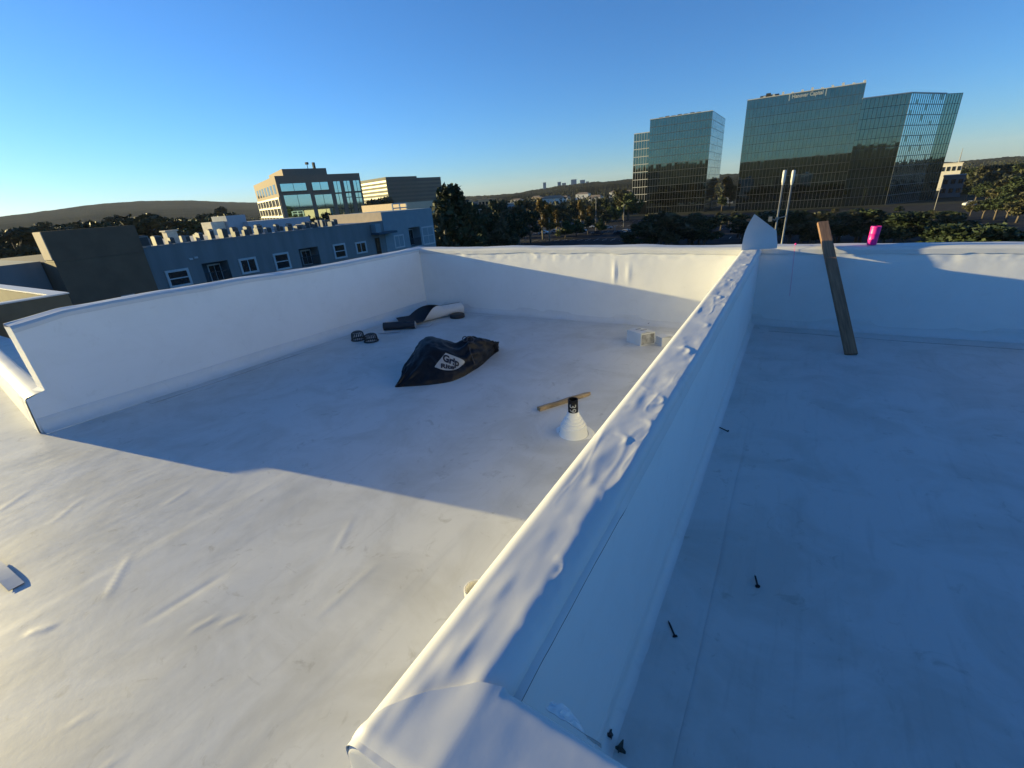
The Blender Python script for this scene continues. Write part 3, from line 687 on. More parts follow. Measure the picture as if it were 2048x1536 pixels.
# ---- pink container on the parapet, pink string
c = at_y((1744, 484), YB + 0.09); c[2] = TOP + 0.012; pk = thing("container", "bright pink plastic container standing on the back parapet", "container", tuple(c)); axp = np.array([0.04, 0, 1.0])
mb = MB(); mb.lathe(c - [0, 0, 0.01], [(0.001, 0), (0.040, 0), (0.043, 0.006), (0.043, 0.05), (0.0445, 0.053), (0.0435, 0.056), (0.0445, 0.11), (0.046, 0.113), (0.045, 0.117), (0.0455, 0.168)], 32, axis=axp); mb.build("cup_body", M_PINK, pk, True)
mb = MB(); mb.lathe(c - [0, 0, 0.01], [(0.0455, 0.168), (0.047, 0.172), (0.0465, 0.186), (0.043, 0.189), (0.041, 0.184), (0.001, 0.183)], 32, axis=axp); mb.build("lid", M_PINK, pk, True)
sp = [at_y(p, YB - 0.02) for p in [(1590, 492), (1587, 520), (1584, 550), (1579, 592)]]; top = np.array([sp[0][0] + 0.004, YB + 0.04, TOP + 0.02])
mb = MB(); mb.tube([top + [0, 0.05, 0.0], top, sp[0] + [0, 0, 0.015]] + sp, 0.0013, 6); mb.lathe(top, [(0.001, -0.012), (0.010, -0.006), (0.011, 0.004), (0.001, 0.012)], 10)
so = mb.build("string", M_PINK, None, True); tag(so, "thin pink string hanging down the back parapet beside the plank", "string")

# ---- stiff white membrane flap standing up where the parapets meet
Pg = []
bl, br, ap, rt = np.array((1484, 490)), np.array((1555, 490)), np.array((1509, 428)), np.array((1553, 461))
for s in np.linspace(0, 1, 16):
    col = []
    tp = ap + (rt - ap) * s if s > 0.0 else ap
    bt = bl + (br - bl) * s
    ydep = YB - 0.31 + 0.18 * s
    for t in np.linspace(0, 1, 16):
        p = bt + (tp - bt) * t
        if s < 0.999: p = p + np.array([-4.5, 0]) * math.sin(math.pi * t) * (1 - s) ** 2     # bowed left edge
        q = at_y(tuple(p), ydep + 0.03 * math.sin(t * 2.2))
        if t == 0: q[2] = TOP - 0.004
        col.append(q)
    Pg.append(col)
Pg = np.array(Pg); mb = MB(); mb.grid(Pg); mb.grid(Pg + [0, 0.004, 0], flip=True)
fo = mb.build("membrane_flap", M_COPE, None, True); tag(fo, "stiff white membrane flap sticking up where the parapets meet", "membrane flap")

# ---- antenna masts behind the back parapet
for k, (pt, pb, lab, br_) in enumerate([((1570, 340), (1546, 470), "left of two white-tipped antenna masts behind the back parapet", True), ((1588, 340), (1563, 465), "right of two white-tipped antenna masts behind the back parapet", False)]):
    T = at_y(pt, 9.6 + 0.15 * k); B = np.array([T[0] - 0.02, T[1], ZC - 3.6]); m = thing("antenna_mast", lab, "antenna mast", tuple(B), 0.0, "white-tipped antenna masts")
    mb = MB(); mb.tube([B, T - [0, 0, 0.18]], 0.0145, 14); mb.build("pole", M_STEEL, m, True)
    mb = MB(); mb.lathe(T - [0, 0, 0.235], [(0.015, 0), (0.024, 0.045), (0.027, 0.06), (0.027, 0.215), (0.022, 0.232), (0.001, 0.236)], 20); mb.build("white_radome", mat("radome_white", (0.62, 0.60, 0.55), 0.4, var=0.03), m, True)
    mb = MB(); mb.lathe(B, [(0.09, 0), (0.09, 0.012), (0.03, 0.014), (0.028, 0.12)], 20); mb.build("base_plate", M_STEEL, m, True)
    if br_:
        zb_ = T[2] - 0.80; cc = np.array([T[0] - 0.008, T[1], zb_])
        mb = MB(); mb.lathe(cc, [(0.0145, 0), (0.028, 0.002), (0.028, 0.045), (0.0145, 0.047)], 16); mb.build("clamp_collar", M_STEEL, m)
        mb = MB(); mb.tube([cc + [-0.1, -0.04, 0.03], cc + [-0.03, -0.02, 0.0], cc + [0.02, 0, 0.03], cc + [0.14, 0.1, 0.055]], 0.009, 8); mb.build("clamp_arm", M_STEEL, m)
        mb = MB(); mb.box(cc + [-0.13, -0.06, -0.02], cc + [-0.075, -0.02, 0.06]); mb.build("clamp_bracket", M_STEEL, m)

# ---- screws and scraps on the right-hand floor
def screw(p_tip, p_head, label, r=0.0042):
    a, b = on_floor(p_tip, zb), on_floor(p_head, zb); d = b - a; L = np.linalg.norm(d); d /= L; up = np.array([0, 0, r + 0.005])
    t = thing("roofing_screw", label, "screw", tuple(a), 0.0, "black roofing screws on the right-hand floor")
    prof = [(0.0006, 0)] + [(r * (1.0 if i % 2 else 0.72), 0.01 + (L - 0.014) * i / 24) for i in range(25)]
    mb = MB(); mb.lathe(a + up, prof, 8, axis=d); mb.build("shank", M_DSTEEL, t)
    mb = MB(); mb.lathe(a + up + d * (L - 0.006), [(r, 0), (r * 2.4, 0.003), (r * 2.4, 0.006), (0.001, 0.007)], 12, axis=d); mb.build("head", M_DSTEEL, t); return t
screw((1509, 1152), (1515, 1176), "black roofing screw lying farthest right on the right-hand floor")
screw((1336, 1244), (1350, 1277), "black roofing screw lying between the wall and the lap seam")
screw((1437, 856), (1456, 865), "black roofing screw lying farthest away along the parapet foot")
screw((1296, 646), (1302, 649), "tiny dark screw at the foot of the back parapet") if False else None
def shred(p, r, seed, label, m, z):
    c = at_z(p, z); rs = np.random.RandomState(seed); n = 11; ang = np.sort(rs.rand(n) * 6.28); rad = r * (0.4 + 0.9 * rs.rand(n)); c = c + [0, 0, 0.004]
    top = [c + [math.cos(q) * d, math.sin(q) * d * 1.3, 0.004 + 0.012 * rs.rand()] for q, d in zip(ang, rad)]; bot = [np.array([p_[0], p_[1], c[2] - 0.002]) for p_ in top]
    mb = MB(); mb.add(top + [c + [0, 0, 0.014]] + bot, [(i, (i + 1) % n, n) for i in range(n)] + [(i, n + 1 + i, n + 1 + (i + 1) % n, (i + 1) % n) for i in range(n)])
    o = mb.build("debris_scrap", m); tag(o, label, "scrap", "scraps near the parapet corner")
shred((1219, 1472), 0.012, 3, "torn black scrap at the foot of the near parapet, left of two", M_RUBBER, ZR + 0.012)
shred((1240, 1499), 0.016, 4, "torn dark scrap at the foot of the near parapet, right of two", mat("dark_green_scrap", (0.03, 0.045, 0.04), 0.7), ZR + 0.012)
shred((1299, 648), 0.02, 6, "tiny dark scrap near the foot of the back parapet", M_RUBBER, float(zf(-1.3, 5.4)) + 0.006)
# crinkled clear wrap caught on the near parapet edge
p0 = at_z((1088, 1420), TOP - 0.02); p1 = at_z((1200, 1490), TOP - 0.035); n1, n2 = 44, 12; Pg = np.zeros((n1, n2, 3)); rs = np.random.RandomState(9)
for i, s in enumerate(np.linspace(0, 1, n1)):
    wd = 0.030 * (0.4 + 0.8 * math.sin(math.pi * min(1, s * 1.2 + 0.12)) ** 0.7) * (1 - 0.7 * s)
    for j, t in enumerate(np.linspace(0, 1, n2)):
        cz = 0.005 * float(rg(s * 9, t * 2, 95)) * (1 - 0.6 * s)
        Pg[i, j] = p0 + (p1 - p0) * s + [0.001 * (rs.rand() - .5), wd * t + 0.004, -0.018 * t + cz - 0.004]
mb = MB(); mb.grid(Pg); mb.grid(Pg - [0, 0, 0.0015], flip=True)
wr = mb.build("plastic_wrap", mat("crinkled_wrap", (0.72, 0.74, 0.74), 0.18, var=0.08, spec=0.8), None, False); tag(wr, "crinkled scrap of clear wrap caught on the near parapet edge", "plastic wrap")
# ================================================================== THE CITY AROUND
def mat_ground(name, c0, c1, scale, rough=0.9):
    return mat(name, c0, rough, var=0.25, scale=scale, col2=c1, detail=8, spec=0.08)
M_GROUND = mat_ground("city_ground", (0.022, 0.027, 0.016), (0.05, 0.048, 0.033), 0.02)
M_ASPH = mat_ground("asphalt", (0.026, 0.027, 0.030), (0.045, 0.045, 0.046), 0.3)
M_PAINT = mat("road_paint", (0.7, 0.7, 0.66), 0.7, var=0.1)
M_CONC = mat("pale_concrete", (0.42, 0.40, 0.36), 0.85, var=0.1, bump=0.1)
mb = MB(); n = 160; rr = [0, 60, 150, 400, 1000, 2500, 5200, 8800]
for i, r in enumerate(rr[1:]):
    pass
V = [(0, 0, 0)] + [(r * math.sin(2 * math.pi * k / n), r * math.cos(2 * math.pi * k / n), 0) for r in rr[1:] for k in range(n)]
F = [(0, 1 + (k + 1) % n, 1 + k) for k in range(n)] + [(1 + i * n + k, 1 + i * n + (k + 1) % n, 1 + (i + 1) * n + (k + 1) % n, 1 + (i + 1) * n + k) for i in range(len(rr) - 2) for k in range(n)]
mb.add(V, F); struct("ground", mb, M_GROUND)

# ---- hills all round the basin
camaz = lambda a: a - 32.35
ctrl = [(-62, 1.0), (-50, 1.15), (-46, 1.25), (-42, 1.6), (-39, 1.88), (-36, 1.92), (-32, 1.75), (-28, 1.3), (-24, 1.05), (-20, 0.85), (-14, 0.55), (-8, 0.32), (0, 0.22), (3, 0.32), (6, 0.58), (10, 0.78), (15, 0.78), (20, 0.72), (26, 0.5), (32, 0.4), (38, 0.22), (44, 0.08), (50, 0.15), (70, 0.5), (100, 0.4), (140, 0.6), (165, 2.2), (210, 2.2), (260, 1.8), (298, 1.0)]
dist = [(-62, 4600), (-20, 4300), (-8, 3200), (0, 2300), (10, 1900), (30, 2000), (44, 2400), (70, 3000), (160, 2600), (260, 3600), (298, 4600)]
ca = np.array([c[0] for c in ctrl], float); ce = np.array([c[1] for c in ctrl]); da = np.array([d[0] for d in dist], float); dd = np.array([d[1] for d in dist], float)
az = np.concatenate([np.arange(-62, 60, 0.10), np.arange(60, 298, 1.0), [298.0]])
fr = np.concatenate([np.linspace(0.35, 0.85, 12), np.linspace(0.87, 1.0, 10), [1.06, 1.2]])
AZ, FR = np.meshgrid(az, fr, indexing='ij')
Rg = np.interp(AZ, da, dd); EL = np.interp(AZ, ca, ce)
hz = np.where(FR <= 1, np.clip((FR - 0.35) / 0.65, 0, 1) ** 1.5, 1 - (FR - 1) * 3)
Hh = (ZC + Rg * np.tan(np.radians(EL))) * hz
wX = Rg * FR * np.sin(np.radians(camaz(AZ))); wY = Rg * FR * np.cos(np.radians(camaz(AZ)))
rough = np.where(AZ < -10, 0.45, 0.9)
Hh = Hh + rough * (7 * fbm(wX / 60, wY / 60, 101, 3) + 2.2 * (np.random.RandomState(3).rand(*AZ.shape) - 0.5) * (FR > 0.4)) * np.clip(FR - 0.36, 0, 0.3) / 0.3 + 20 * fbm(wX / 700, wY / 700, 103, 2) * np.clip(1 - FR, 0, 0.3) / 0.3
M_HILL = mat("wooded_hill", (0.010, 0.014, 0.011), 0.95, var=0.4, scale=0.012, col2=(0.032, 0.034, 0.024), detail=9, spec=0.0)
mb = MB(); mb.grid(np.stack([wX, wY, Hh - 1.0], -1)); struct("hills", mb, M_HILL)

# ---- roads and parking
def sheet(name, poly, z, m):
    mb = MB(); mb.add([(x, y, z) for x, y in poly], [tuple(range(len(poly)))]); return struct(name, mb, m)
sheet("parking_lot", [(-120, 60), (60, 60), (70, 270), (-130, 262)], 0.012, M_ASPH)
sheet("street", [(20, 120), (420, 210), (420, 226), (16, 136)], 0.020, M_ASPH)
mb = MB()
for k in range(46):
    for y in (120, 150, 178, 206, 234):
        mb.box((-118 + k * 3.0, y, 0.015), (-117.88 + k * 3.0, y + 5, 0.019))
pm = mb.build("painted_bay_lines", M_PAINT); pm['kind'] = 'structure'

# ---- curtain-wall glass
def glass(name, col, rough=0.03):
    m = mat(name, col, rough, metal=1.0, var=0.05, scale=0.08); return m
M_GLASSA = glass("mirror_glass_green", (0.165, 0.215, 0.185)); M_GLASSB = glass("mirror_glass_teal", (0.36, 0.52, 0.55)); M_GLASSD = mat("dark_window_glass", (0.02, 0.026, 0.03), 0.06, var=0.1, spec=0.9)
M_MULL = mat("mullion_grey", (0.085, 0.09, 0.085), 0.5, var=0.1); M_MULLW = mat("mullion_pale", (0.62, 0.60, 0.52), 0.6, var=0.05)
M_GLASSV = glass("mirror_glass_variant", (0.148, 0.195, 0.168))
def facet(t, p0, p1, z0, z1, nf, pw, gm, mm, bar=0.16, vbar=0.10, seed=0, jit=0.0012, proud=0.10):
    """one flat facade of mirror glass: slightly uneven panes behind a grid of mullions"""
    p0 = np.array(p0, float); p1 = np.array(p1, float); d = p1 - p0; L = np.hypot(*d); d /= L; nr = np.array([d[1], -d[0]])
    npn = max(1, int(round(L / pw))); w = L / npn; h = (z1 - z0) / nf; rs = np.random.RandomState(seed); mb = MB()
    for i in range(nf):
        rowt = rs.randn() * jit * 0.9
        for k in range(2):
            za = z0 + i * h + (0 if k == 0 else h * 0.42); zb_ = z0 + i * h + (h * 0.42 if k == 0 else h)
            for j in range(npn):
                a = p0 + d * w * j; b = p0 + d * w * (j + 1); tx = rs.randn() * jit * 0.6 * w; tz = (rowt + rs.randn() * jit * 0.6) * (zb_ - za)
                A = np.array([*a, za]); B = np.array([*b, za]); C = np.array([*b, zb_]); Dd = np.array([*a, zb_]); n3 = np.array([*nr, 0])
                mb.add([A - n3 * (tx + tz), B + n3 * (tx - tz), C + n3 * (tx + tz), Dd - n3 * (tx - tz)], [(0, 1, 2, 3)], int(rs.rand() < 0.12))
    mb.build("glass_panes", [gm, M_GLASSV], t, kind='stuff')
    mb = MB(); n3 = np.array([*nr, 0]); d3 = np.array([*d, 0]); up = np.array([0, 0, 1.0])
    for i in range(nf + 1): mb.frame_box(np.array([*(p0 + d * L / 2), z0 + i * h]) + n3 * 0.03, d3 * L / 2, n3 * proud, up * bar / 2)
    for j in range(npn + 1): mb.frame_box(np.array([*(p0 + d * w * j), (z0 + z1) / 2]) + n3 * 0.02, d3 * vbar / 2, n3 * (proud - 0.02), up * (z1 - z0) / 2)
    mb.build("mullion_grid", mm, t, kind='stuff')
M_CORE = mat("tower_core", (0.05, 0.055, 0.055), 0.8, var=0.1)

# right-hand big tower
tA = thing("office_tower", "large mirror-glass office tower with a stepped roof on the right", "office tower", (5, 300, 0), 0, "mirror-glass towers")
zA, zA2 = ZC + 35.0, ZC + 28.9
facet(tA, (-28.7, 281), (17.9, 281), 0, zA, 13, 1.55, M_GLASSA, M_MULL, 0.15, 0.10, 1)
facet(tA, (17.9, 281.05), (35.1, 283.5), 0, zA2, 11, 1.55, M_GLASSA, M_MULL, 0.15, 0.10, 2)
facet(tA, (35.1, 283.5), (50.5, 305.5), 0, zA2, 11, 1.55, glass("mirror_glass_sky_tint", (0.36, 0.47, 0.48)), M_MULL, 0.25, 0.16, 3)  # chamfer: brighter sky reflection put into a lighter, bluer glass colour
facet(tA, (50.5, 305.5), (57.1, 311), 0, zA2, 11, 1.55, M_GLASSA, M_MULL, 0.15, 0.10, 4)
facet(tA, (57.1, 311), (57.1, 335), 0, zA2, 11, 1.55, M_GLASSA, M_MULL, 0.15, 0.10, 5); facet(tA, (-28.7, 322), (-28.7, 281), 0, zA, 13, 1.55, M_GLASSA, M_MULL, 0.15, 0.10, 6)
mb = MB(); mb.prism([(-28.3, 281.5), (17.6, 281.5), (17.6, 322), (-28.3, 322)], 0, zA - 0.15); mb.prism([(17.62, 281.8), (34.9, 284), (50.2, 306), (56.6, 311.4), (56.6, 335), (17.62, 335)], 0, zA2 - 0.15); mb.build("core", M_CORE, tA)
facet(tA, (17.92, 281.1), (17.92, 322), zA2, zA, 2, 1.55, M_GLASSA, M_MULL, 0.2, 0.1, 7)
mb = MB(); mb.box((-28.8, 280.8, zA), (18.0, 281.3, zA + 0.35)); mb.build("roof_rail", M_MULLW, tA)
mb = MB(); mb.frame_box((26.5, 282.2, zA2 + 0.2), (8.7, 1.23, 0), (-0.03, 0.25, 0), (0, 0, 0.2)); mb.frame_box((42.8, 294.5, zA2 + 0.2), (7.7, 11, 0), (-0.2, 0.14, 0), (0, 0, 0.2)); mb.build("roof_rail", M_MULLW, tA)
for k in range(11):
    mb = MB(); x = -22 + k * 3.9; mb.box((x, 281.4, zA + 0.352), (x + 0.9, 282.2, zA + 0.9 + 0.3 * (k % 3))); mb.build("roof_fitting", M_MULLW, tA)
mb = MB(); mb.box((-23.5, 283, zA + 0.01), (-15.5, 285, zA + 1.3)).box((-21, 282.4, zA + 1.31), (-19, 284, zA + 2.0)); mb.build("roof_plant", M_CORE, tA)
# roof sign
mb = MB(); v, f = text_mesh("Hanover Capital", 2.3, 0.05, 0.03); xs_ = [p[0] for p in v]; c0 = at_y((1615, 189), 280.4); k_ = 12.2 / (max(xs_) - min(xs_))
mb.add([(c0[0] + x * k_, 280.45 - z, c0[2] + y * 1.0) for x, y, z in v], f); sg = mb.build("roof_sign", M_MULLW, tA)
mb = MB()
for sx in (-1, 1):
    x = c0[0] + sx * 7.2; mb.box((x - 0.14, 280.35, c0[2] - 1.5), (x + 0.14, 280.6, c0[2] + 1.5)); mb.box((min(x, x - sx * 0.9), 280.36, c0[2] + 1.2), (max(x, x - sx * 0.9) , 280.59, c0[2] + 1.49))
mb.box((c0[0] - 7.0, 280.4, c0[2] + 1.28), (c0[0] + 7.0, 280.58, c0[2] + 1.42)); mb.build("sign_bracket", M_MULLW, sg)

# smaller tower to its left
tB = thing("office_tower", "smaller mirror-glass office tower left of the big one", "office tower", (-62, 315, 0), 0, "mirror-glass towers")
zB = ZC + 34.0; zw = ZC + 28.6
facet(tB, (-78.8, 291.5), (-45.9, 291.0), 0, zB, 13, 1.5, M_GLASSA, M_MULL, 0.2, 0.09, 11)
facet(tB, (-45.9, 291.0), (-45.6, 337), 0, zB, 13, 1.5, glass("mirror_glass_sky_side", (0.46, 0.52, 0.50)), M_MULL, 0.14, 0.06, 12, proud=0.03)  # side face: reflected sky brightened through a paler glass colour
facet(tB, (-89.6, 297.5), (-78.8, 297.2), 7, zw, 9, 1.5, M_GLASSA, M_MULLW, 0.34, 0.13, 13)
mb = MB(); mb.prism([(-78.5, 292), (-46.2, 291.5), (-46.2, 337), (-78.5, 337)], 0, zB - 0.15); mb.prism([(-89.4, 297.9), (-78.52, 297.6), (-78.52, 330), (-89.4, 330)], 7.0, zw - 0.15); mb.build("core", M_CORE, tB)
mb = MB(); mb.box((-89.7, 297.0, 0), (-86.2, 330, 6.98)); mb.build("base_pier", M_CONC, tB)
mb = MB(); mb.box((-78.9, 290.8, zB), (-45.8, 291.4, zB + 0.3)); mb.build("roof_rail", M_MULLW, tB)
for k in range(7):
    mb = MB(); x = -74 + k * 3.3; mb.box((x, 291.6, zB + 0.3), (x + 2.2, 292.2, zB + 0.6 + 0.2 * (k % 2))); mb.build("roof_fitting", M_CORE, tB)

# ---- brown office building
M_BROWN = mat("brown_precast", (0.235, 0.175, 0.125), 0.85, var=0.08, bump=0.1)
C0 = np.array([-132.8, 88.3]); R_ = np.array([10.3, 22.9]); R_ = R_ / np.hypot(*R_); Lf = np.array([-R_[1], R_[0]]); RL, LL = 25.1, 48.0
tO = thing("office_building", "brown office building with teal windows on the left skyline", "office building", (*C0, 0), 0)
z0 = ZC + 10.0; q = [C0, C0 + R_ * RL, C0 + R_ * RL + Lf * LL, C0 + Lf * LL]
def wallbox(t, name, o, d, nrm, s0, s1, za, zb_, dep0, dep1, m, parent=None):
    """box on a facade: along d from s0 to s1, between heights, from dep0 to dep1 along the outward normal"""
    mb = MB(); c = np.array([*(o + d * (s0 + s1) / 2 + nrm * (dep0 + dep1) / 2), (za + zb_) / 2]); mb.frame_box(c, np.array([*d, 0]) * (s1 - s0) / 2, np.array([*nrm, 0]) * (dep1 - dep0) / 2, (0, 0, (zb_ - za) / 2)); return mb.build(name, m, parent or t)
mb = MB(); mb.prism([tuple(p) for p in q], 0, z0); mb.build("wall", M_BROWN, tO)
def on_plane(p, o, d, n):
    r = ray(*p); k = ((o[0]) * n[0] + (o[1]) * n[1]) / (r[0] * n[0] + r[1] * n[1]); P = CAM + r * k; return ((P[:2] - o) @ d, P[2])
nR = -Lf; nL = -R_
for (x0, y0, x1, y1) in [(557.5, 368, 611, 382), (621, 365, 655, 380), (664, 363, 679, 385), (684.5, 362, 698.5, 383), (703.5, 361, 717.5, 382), (565, 391, 621, 440), (627, 390, 663, 440), (669, 388, 683, 440), (689.5, 386.5, 702, 440), (708.5, 385.5, 721.5, 440)]:
    sa, zt_ = on_plane(((x0 + 2, y0)), C0, R_, nR); sb, _ = on_plane((x1, y0), C0, R_, nR); _, zb2 = on_plane(((x0 + x1) / 2, y1), C0, R_, nR)
    sa = max(sa, 0.5); sb = min(sb, RL - 0.4); w_ = wallbox(tO, "window", C0, R_, nR, sa, sb, zb2, zt_, -0.3, 0.05, M_GLASSB)
    wallbox(tO, "window_sill", C0, R_, nR, sa - 0.2, sb + 0.2, zb2 - 0.25, zb2, 0.0, 0.25, M_BROWN, w_)
    nm = max(2, int((sb - sa) / 3.2))
    mb = MB()
    for k in range(1, nm): mb.frame_box(np.array([*(C0 + R_ * (sa + (sb - sa) * k / nm) + nR * 0.08), (zb2 + zt_) / 2]), np.array([*R_, 0]) * 0.05, np.array([*nR, 0]) * 0.05, (0, 0, (zt_ - zb2) / 2))
    if zt_ - zb2 > 5:
        for zz in np.arange(zb2 + 3.4, zt_ - 1, 3.4): mb.frame_box(np.array([*(C0 + R_ * (sa + sb) / 2 + nR * 0.075), zz]), np.array([*R_, 0]) * (sb - sa) / 2, np.array([*nR, 0]) * 0.04, (0, 0, 0.1))
    mb.build("window_bar", M_CORE, w_)
for k in range(7):
    s0 = 3.0 + k * 6.2
    w_ = wallbox(tO, "window", C0, Lf, nL, s0, s0 + 3.6, ZC + 5.3, ZC + 7.9, -0.3, 0.04, M_GLASSD)
for i in range(4):
    for k in range(7):
        s0 = 1.5 + k * 6.6; zz = ZC + 2.0 - i * 2.6
        wallbox(tO, "window", C0, Lf, nL, s0, s0 + 5.4, zz, zz + 1.9, -0.3, 0.04, mat("amber_window_glass", (0.05, 0.04, 0.03), 0.15, var=0.3, spec=0.8))
mb = MB()
for k in range(8): mb.frame_box(np.array([*(C0 + Lf * (0.9 + k * 6.6) + nL * 0.15), ZC - 1.5]), np.array([*Lf, 0]) * 0.3, np.array([*nL, 0]) * 0.14, (0, 0, 5.6))
for i in range(5): mb.frame_box(np.array([*(C0 + Lf * 24 + nL * 0.12), ZC + 4.05 - i * 2.6]), np.array([*Lf, 0]) * 23.6, np.array([*nL, 0]) * 0.13, (0, 0, 0.25))
mb.build("white_grid", M_MULLW, tO)
pp = [np.array([-145.4, 99.9]), np.array([-140.5, 113.3])]; mb = MB(); mb.prism([tuple(pp[0]), tuple(pp[1]), tuple(pp[1] + Lf * 27), tuple(pp[0] + Lf * 27)], z0 + 0.01, ZC + 13.0); mb.build("penthouse", M_BROWN, tO)
mb = MB(); mb.tube([(-143, 108, ZC + 13), (-143, 108, ZC + 14.2)], 0.12, 6).box((-143.4, 107.6, ZC + 14.2), (-142.6, 108.4, ZC + 14.9)).box((-142.4, 109.5, ZC + 13.01), (-141.7, 110.2, ZC + 14.8)); mb.build("roof_fan", M_CORE, tO)

# ---- far glass office block
C1 = np.array([-349.0, 349.0]); R1 = np.array([10.0, 34.0]); R1 = R1 / np.hypot(*R1); L1 = np.array([-R1[1], R1[0]])
tG = thing("office_building", "distant greenish glass office block with ribbon windows", "office building", (*C1, 0), 0)
sm, _ = on_plane((833, 352), C1, R1, -L1); se, _ = on_plane((882, 354), C1, R1, -L1); zG = ZC + 25.0; zG2 = ZC + 25.0 * 1.0
_, zG2 = on_plane((860, 354), C1, R1, -L1)
M_GB = mat("grey_green_precast", (0.125, 0.125, 0.10), 0.8, var=0.06)
def fp(o, d, s): return tuple(o + d * s)
mb = MB(); A_, B_, E_ = C1, C1 + R1 * sm, C1 + R1 * se
mb.prism([tuple(A_), tuple(B_), tuple(B_ + L1 * 64), tuple(A_ + L1 * 64)], 0, zG); mb.prism([tuple(B_ + R1 * 0.01 + L1 * 1), tuple(E_ + L1 * 1), tuple(E_ + L1 * 60), tuple(B_ + R1 * 0.01 + L1 * 60)], 0, min(zG2, zG - 1.5)); mb.build("wall", M_GB, tG)
for i in range(8):
    zt_ = zG - 3.0 - i * 3.6
    wallbox(tG, "ribbon_window", C1, R1, -L1, 0.6, sm - 0.4, zt_ - 1.8, zt_, -0.3, 0.08, mat("mirror_glass_far", (0.055, 0.062, 0.05), 0.3, var=0.15, scale=0.1, spec=0.4))
    wallbox(tG, "ribbon_window", C1 + L1, R1, -L1, sm + 0.6, se - 0.5, zt_ - 1.8, zt_, -0.3, 0.08, MATS["mirror_glass_far"])
    wallbox(tG, "ribbon_window", C1, L1, -R1, 0.6, 63, zt_ - 1.5, zt_, -0.3, 0.08, MATS["mirror_glass_far"])
mb = MB()
for k in range(22): mb.frame_box(np.array([*(C1 + R1 * (0.4 + (sm - 0.8) * k / 21) - L1 * 0.1), zG - 15.5]), np.array([*R1, 0]) * 0.14, np.array([*L1, 0]) * 0.06, (0, 0, 15))
mb.build("mullion_grid", M_GB, tG, kind='stuff')

# ---- blue apartment building across the way
M_BLUE = mat("blue_stucco", (0.155, 0.19, 0.205), 0.85, var=0.13, scale=1.2, stretch=(1, 1, 0.18), bump=0.15); M_BLUE2 = mat("pale_blue_stucco", (0.20, 0.28, 0.32), 0.85, var=0.06, scale=1.5, bump=0.15)
M_CREAM = mat("cream_sunlit_stucco", (0.60, 0.47, 0.33), 0.85, var=0.06, scale=1.5, bump=0.15); M_DBROWN = mat("dark_brown_siding", (0.14, 0.096, 0.06), 0.8, var=0.12, scale=1.2, bump=0.1); M_TRIM = mat("pale_window_trim", (0.40, 0.47, 0.50), 0.6, var=0.05)
M_GREYR = mat("roof_wall_grey", (0.34, 0.37, 0.40), 0.85, var=0.06)
XA = -42.0
tP = thing("apartment_building", "blue stucco apartment building with a dark brown end block", "building", (XA, 25, 0))
zr = ZC - 1.78
DEP = 1.3
def px_rect(x0, y0, x1, y1, xa):
    return (at_x((x0, (y0 + y1) / 2), xa)[1], at_x((x1, (y0 + y1) / 2), xa)[1], at_x(((x0 + x1) / 2, y1), xa)[2], at_x(((x0 + x1) / 2, y0), xa)[2])
BALC = [px_rect(408, 523, 462, 566, XA), px_rect(600, 495, 640, 532, XA), px_rect(819, 454, 842, 492, XA + 0.05)]
def fronted(y0, y1, ztop, xf, opens, m, name):
    """outer wall layer with real openings for the balconies"""
    mb = MB(); y = y0
    for (ya, yb, zl_, zh_) in opens:
        mb.box((xf - DEP, y, 0), (xf, ya, ztop)); mb.box((xf - DEP, ya, 0), (xf, yb, zl_)); mb.box((xf - DEP, ya, zh_), (xf, yb, ztop)); y = yb
    mb.box((xf - DEP, y, 0), (xf, y1, ztop)); mb.build(name, m, tP)
mb = MB(); mb.box((-60, 15.6, 0), (XA - DEP - 0.002, 40.3, zr)); mb.build("wall", M_BLUE, tP); fronted(15.6, 40.3, zr, XA, BALC[:2], M_BLUE, "front_wall")
mb = MB(); mb.box((-60, -14, 0), (XA - 2.2, 10.4, ZC - 1.95)); mb.build("wall_wing", M_BLUE, tP)
mb = MB(); mb.box((-43.2, 10.45, ZC - 2.0), (XA + 0.35, 15.62, ZC - 0.08)); mb.box((-59, 10.45, 0), (XA + 0.35, 15.595, ZC - 2.01)); mb.build("brown_block", M_DBROWN, tP)
mb = MB(); mb.box((-43.19, 10.40, ZC - 1.85), (XA + 0.33, 10.449, ZC - 0.1)); mb.build("sunlit_end", M_CREAM, tP)  # added sheet: sunlight on the brown end face painted as cream
mb = MB(); mb.box((-51.2, 40.31, 0), (XA + 0.05 - DEP - 0.002, 49.4, ZC - 0.76)); mb.build("corner_block", M_BLUE2, tP); fronted(40.31, 49.4, ZC - 0.76, XA + 0.05, BALC[2:], M_BLUE2, "corner_front")
mb = MB(); mb.box((-51.2, 40.25, zr + 0.02), (XA + 0.04, 40.308, ZC - 0.74)); mb.build("sunlit_block_side", M_CREAM, tP)  # sunlit flank of the blue block, its light put into the cream colour
mb = MB(); mb.box((XA - 0.35, 15.7, zr), (XA + 0.04, 40.24, zr + 0.09)); mb.build("roof_coping", M_BLUE, tP)
mb = MB(); mb.box((-59.9, 15.7, zr), (XA - 0.36, 40.24, zr + 0.02)); mb.build("roof_deck", M_CONC, tP)
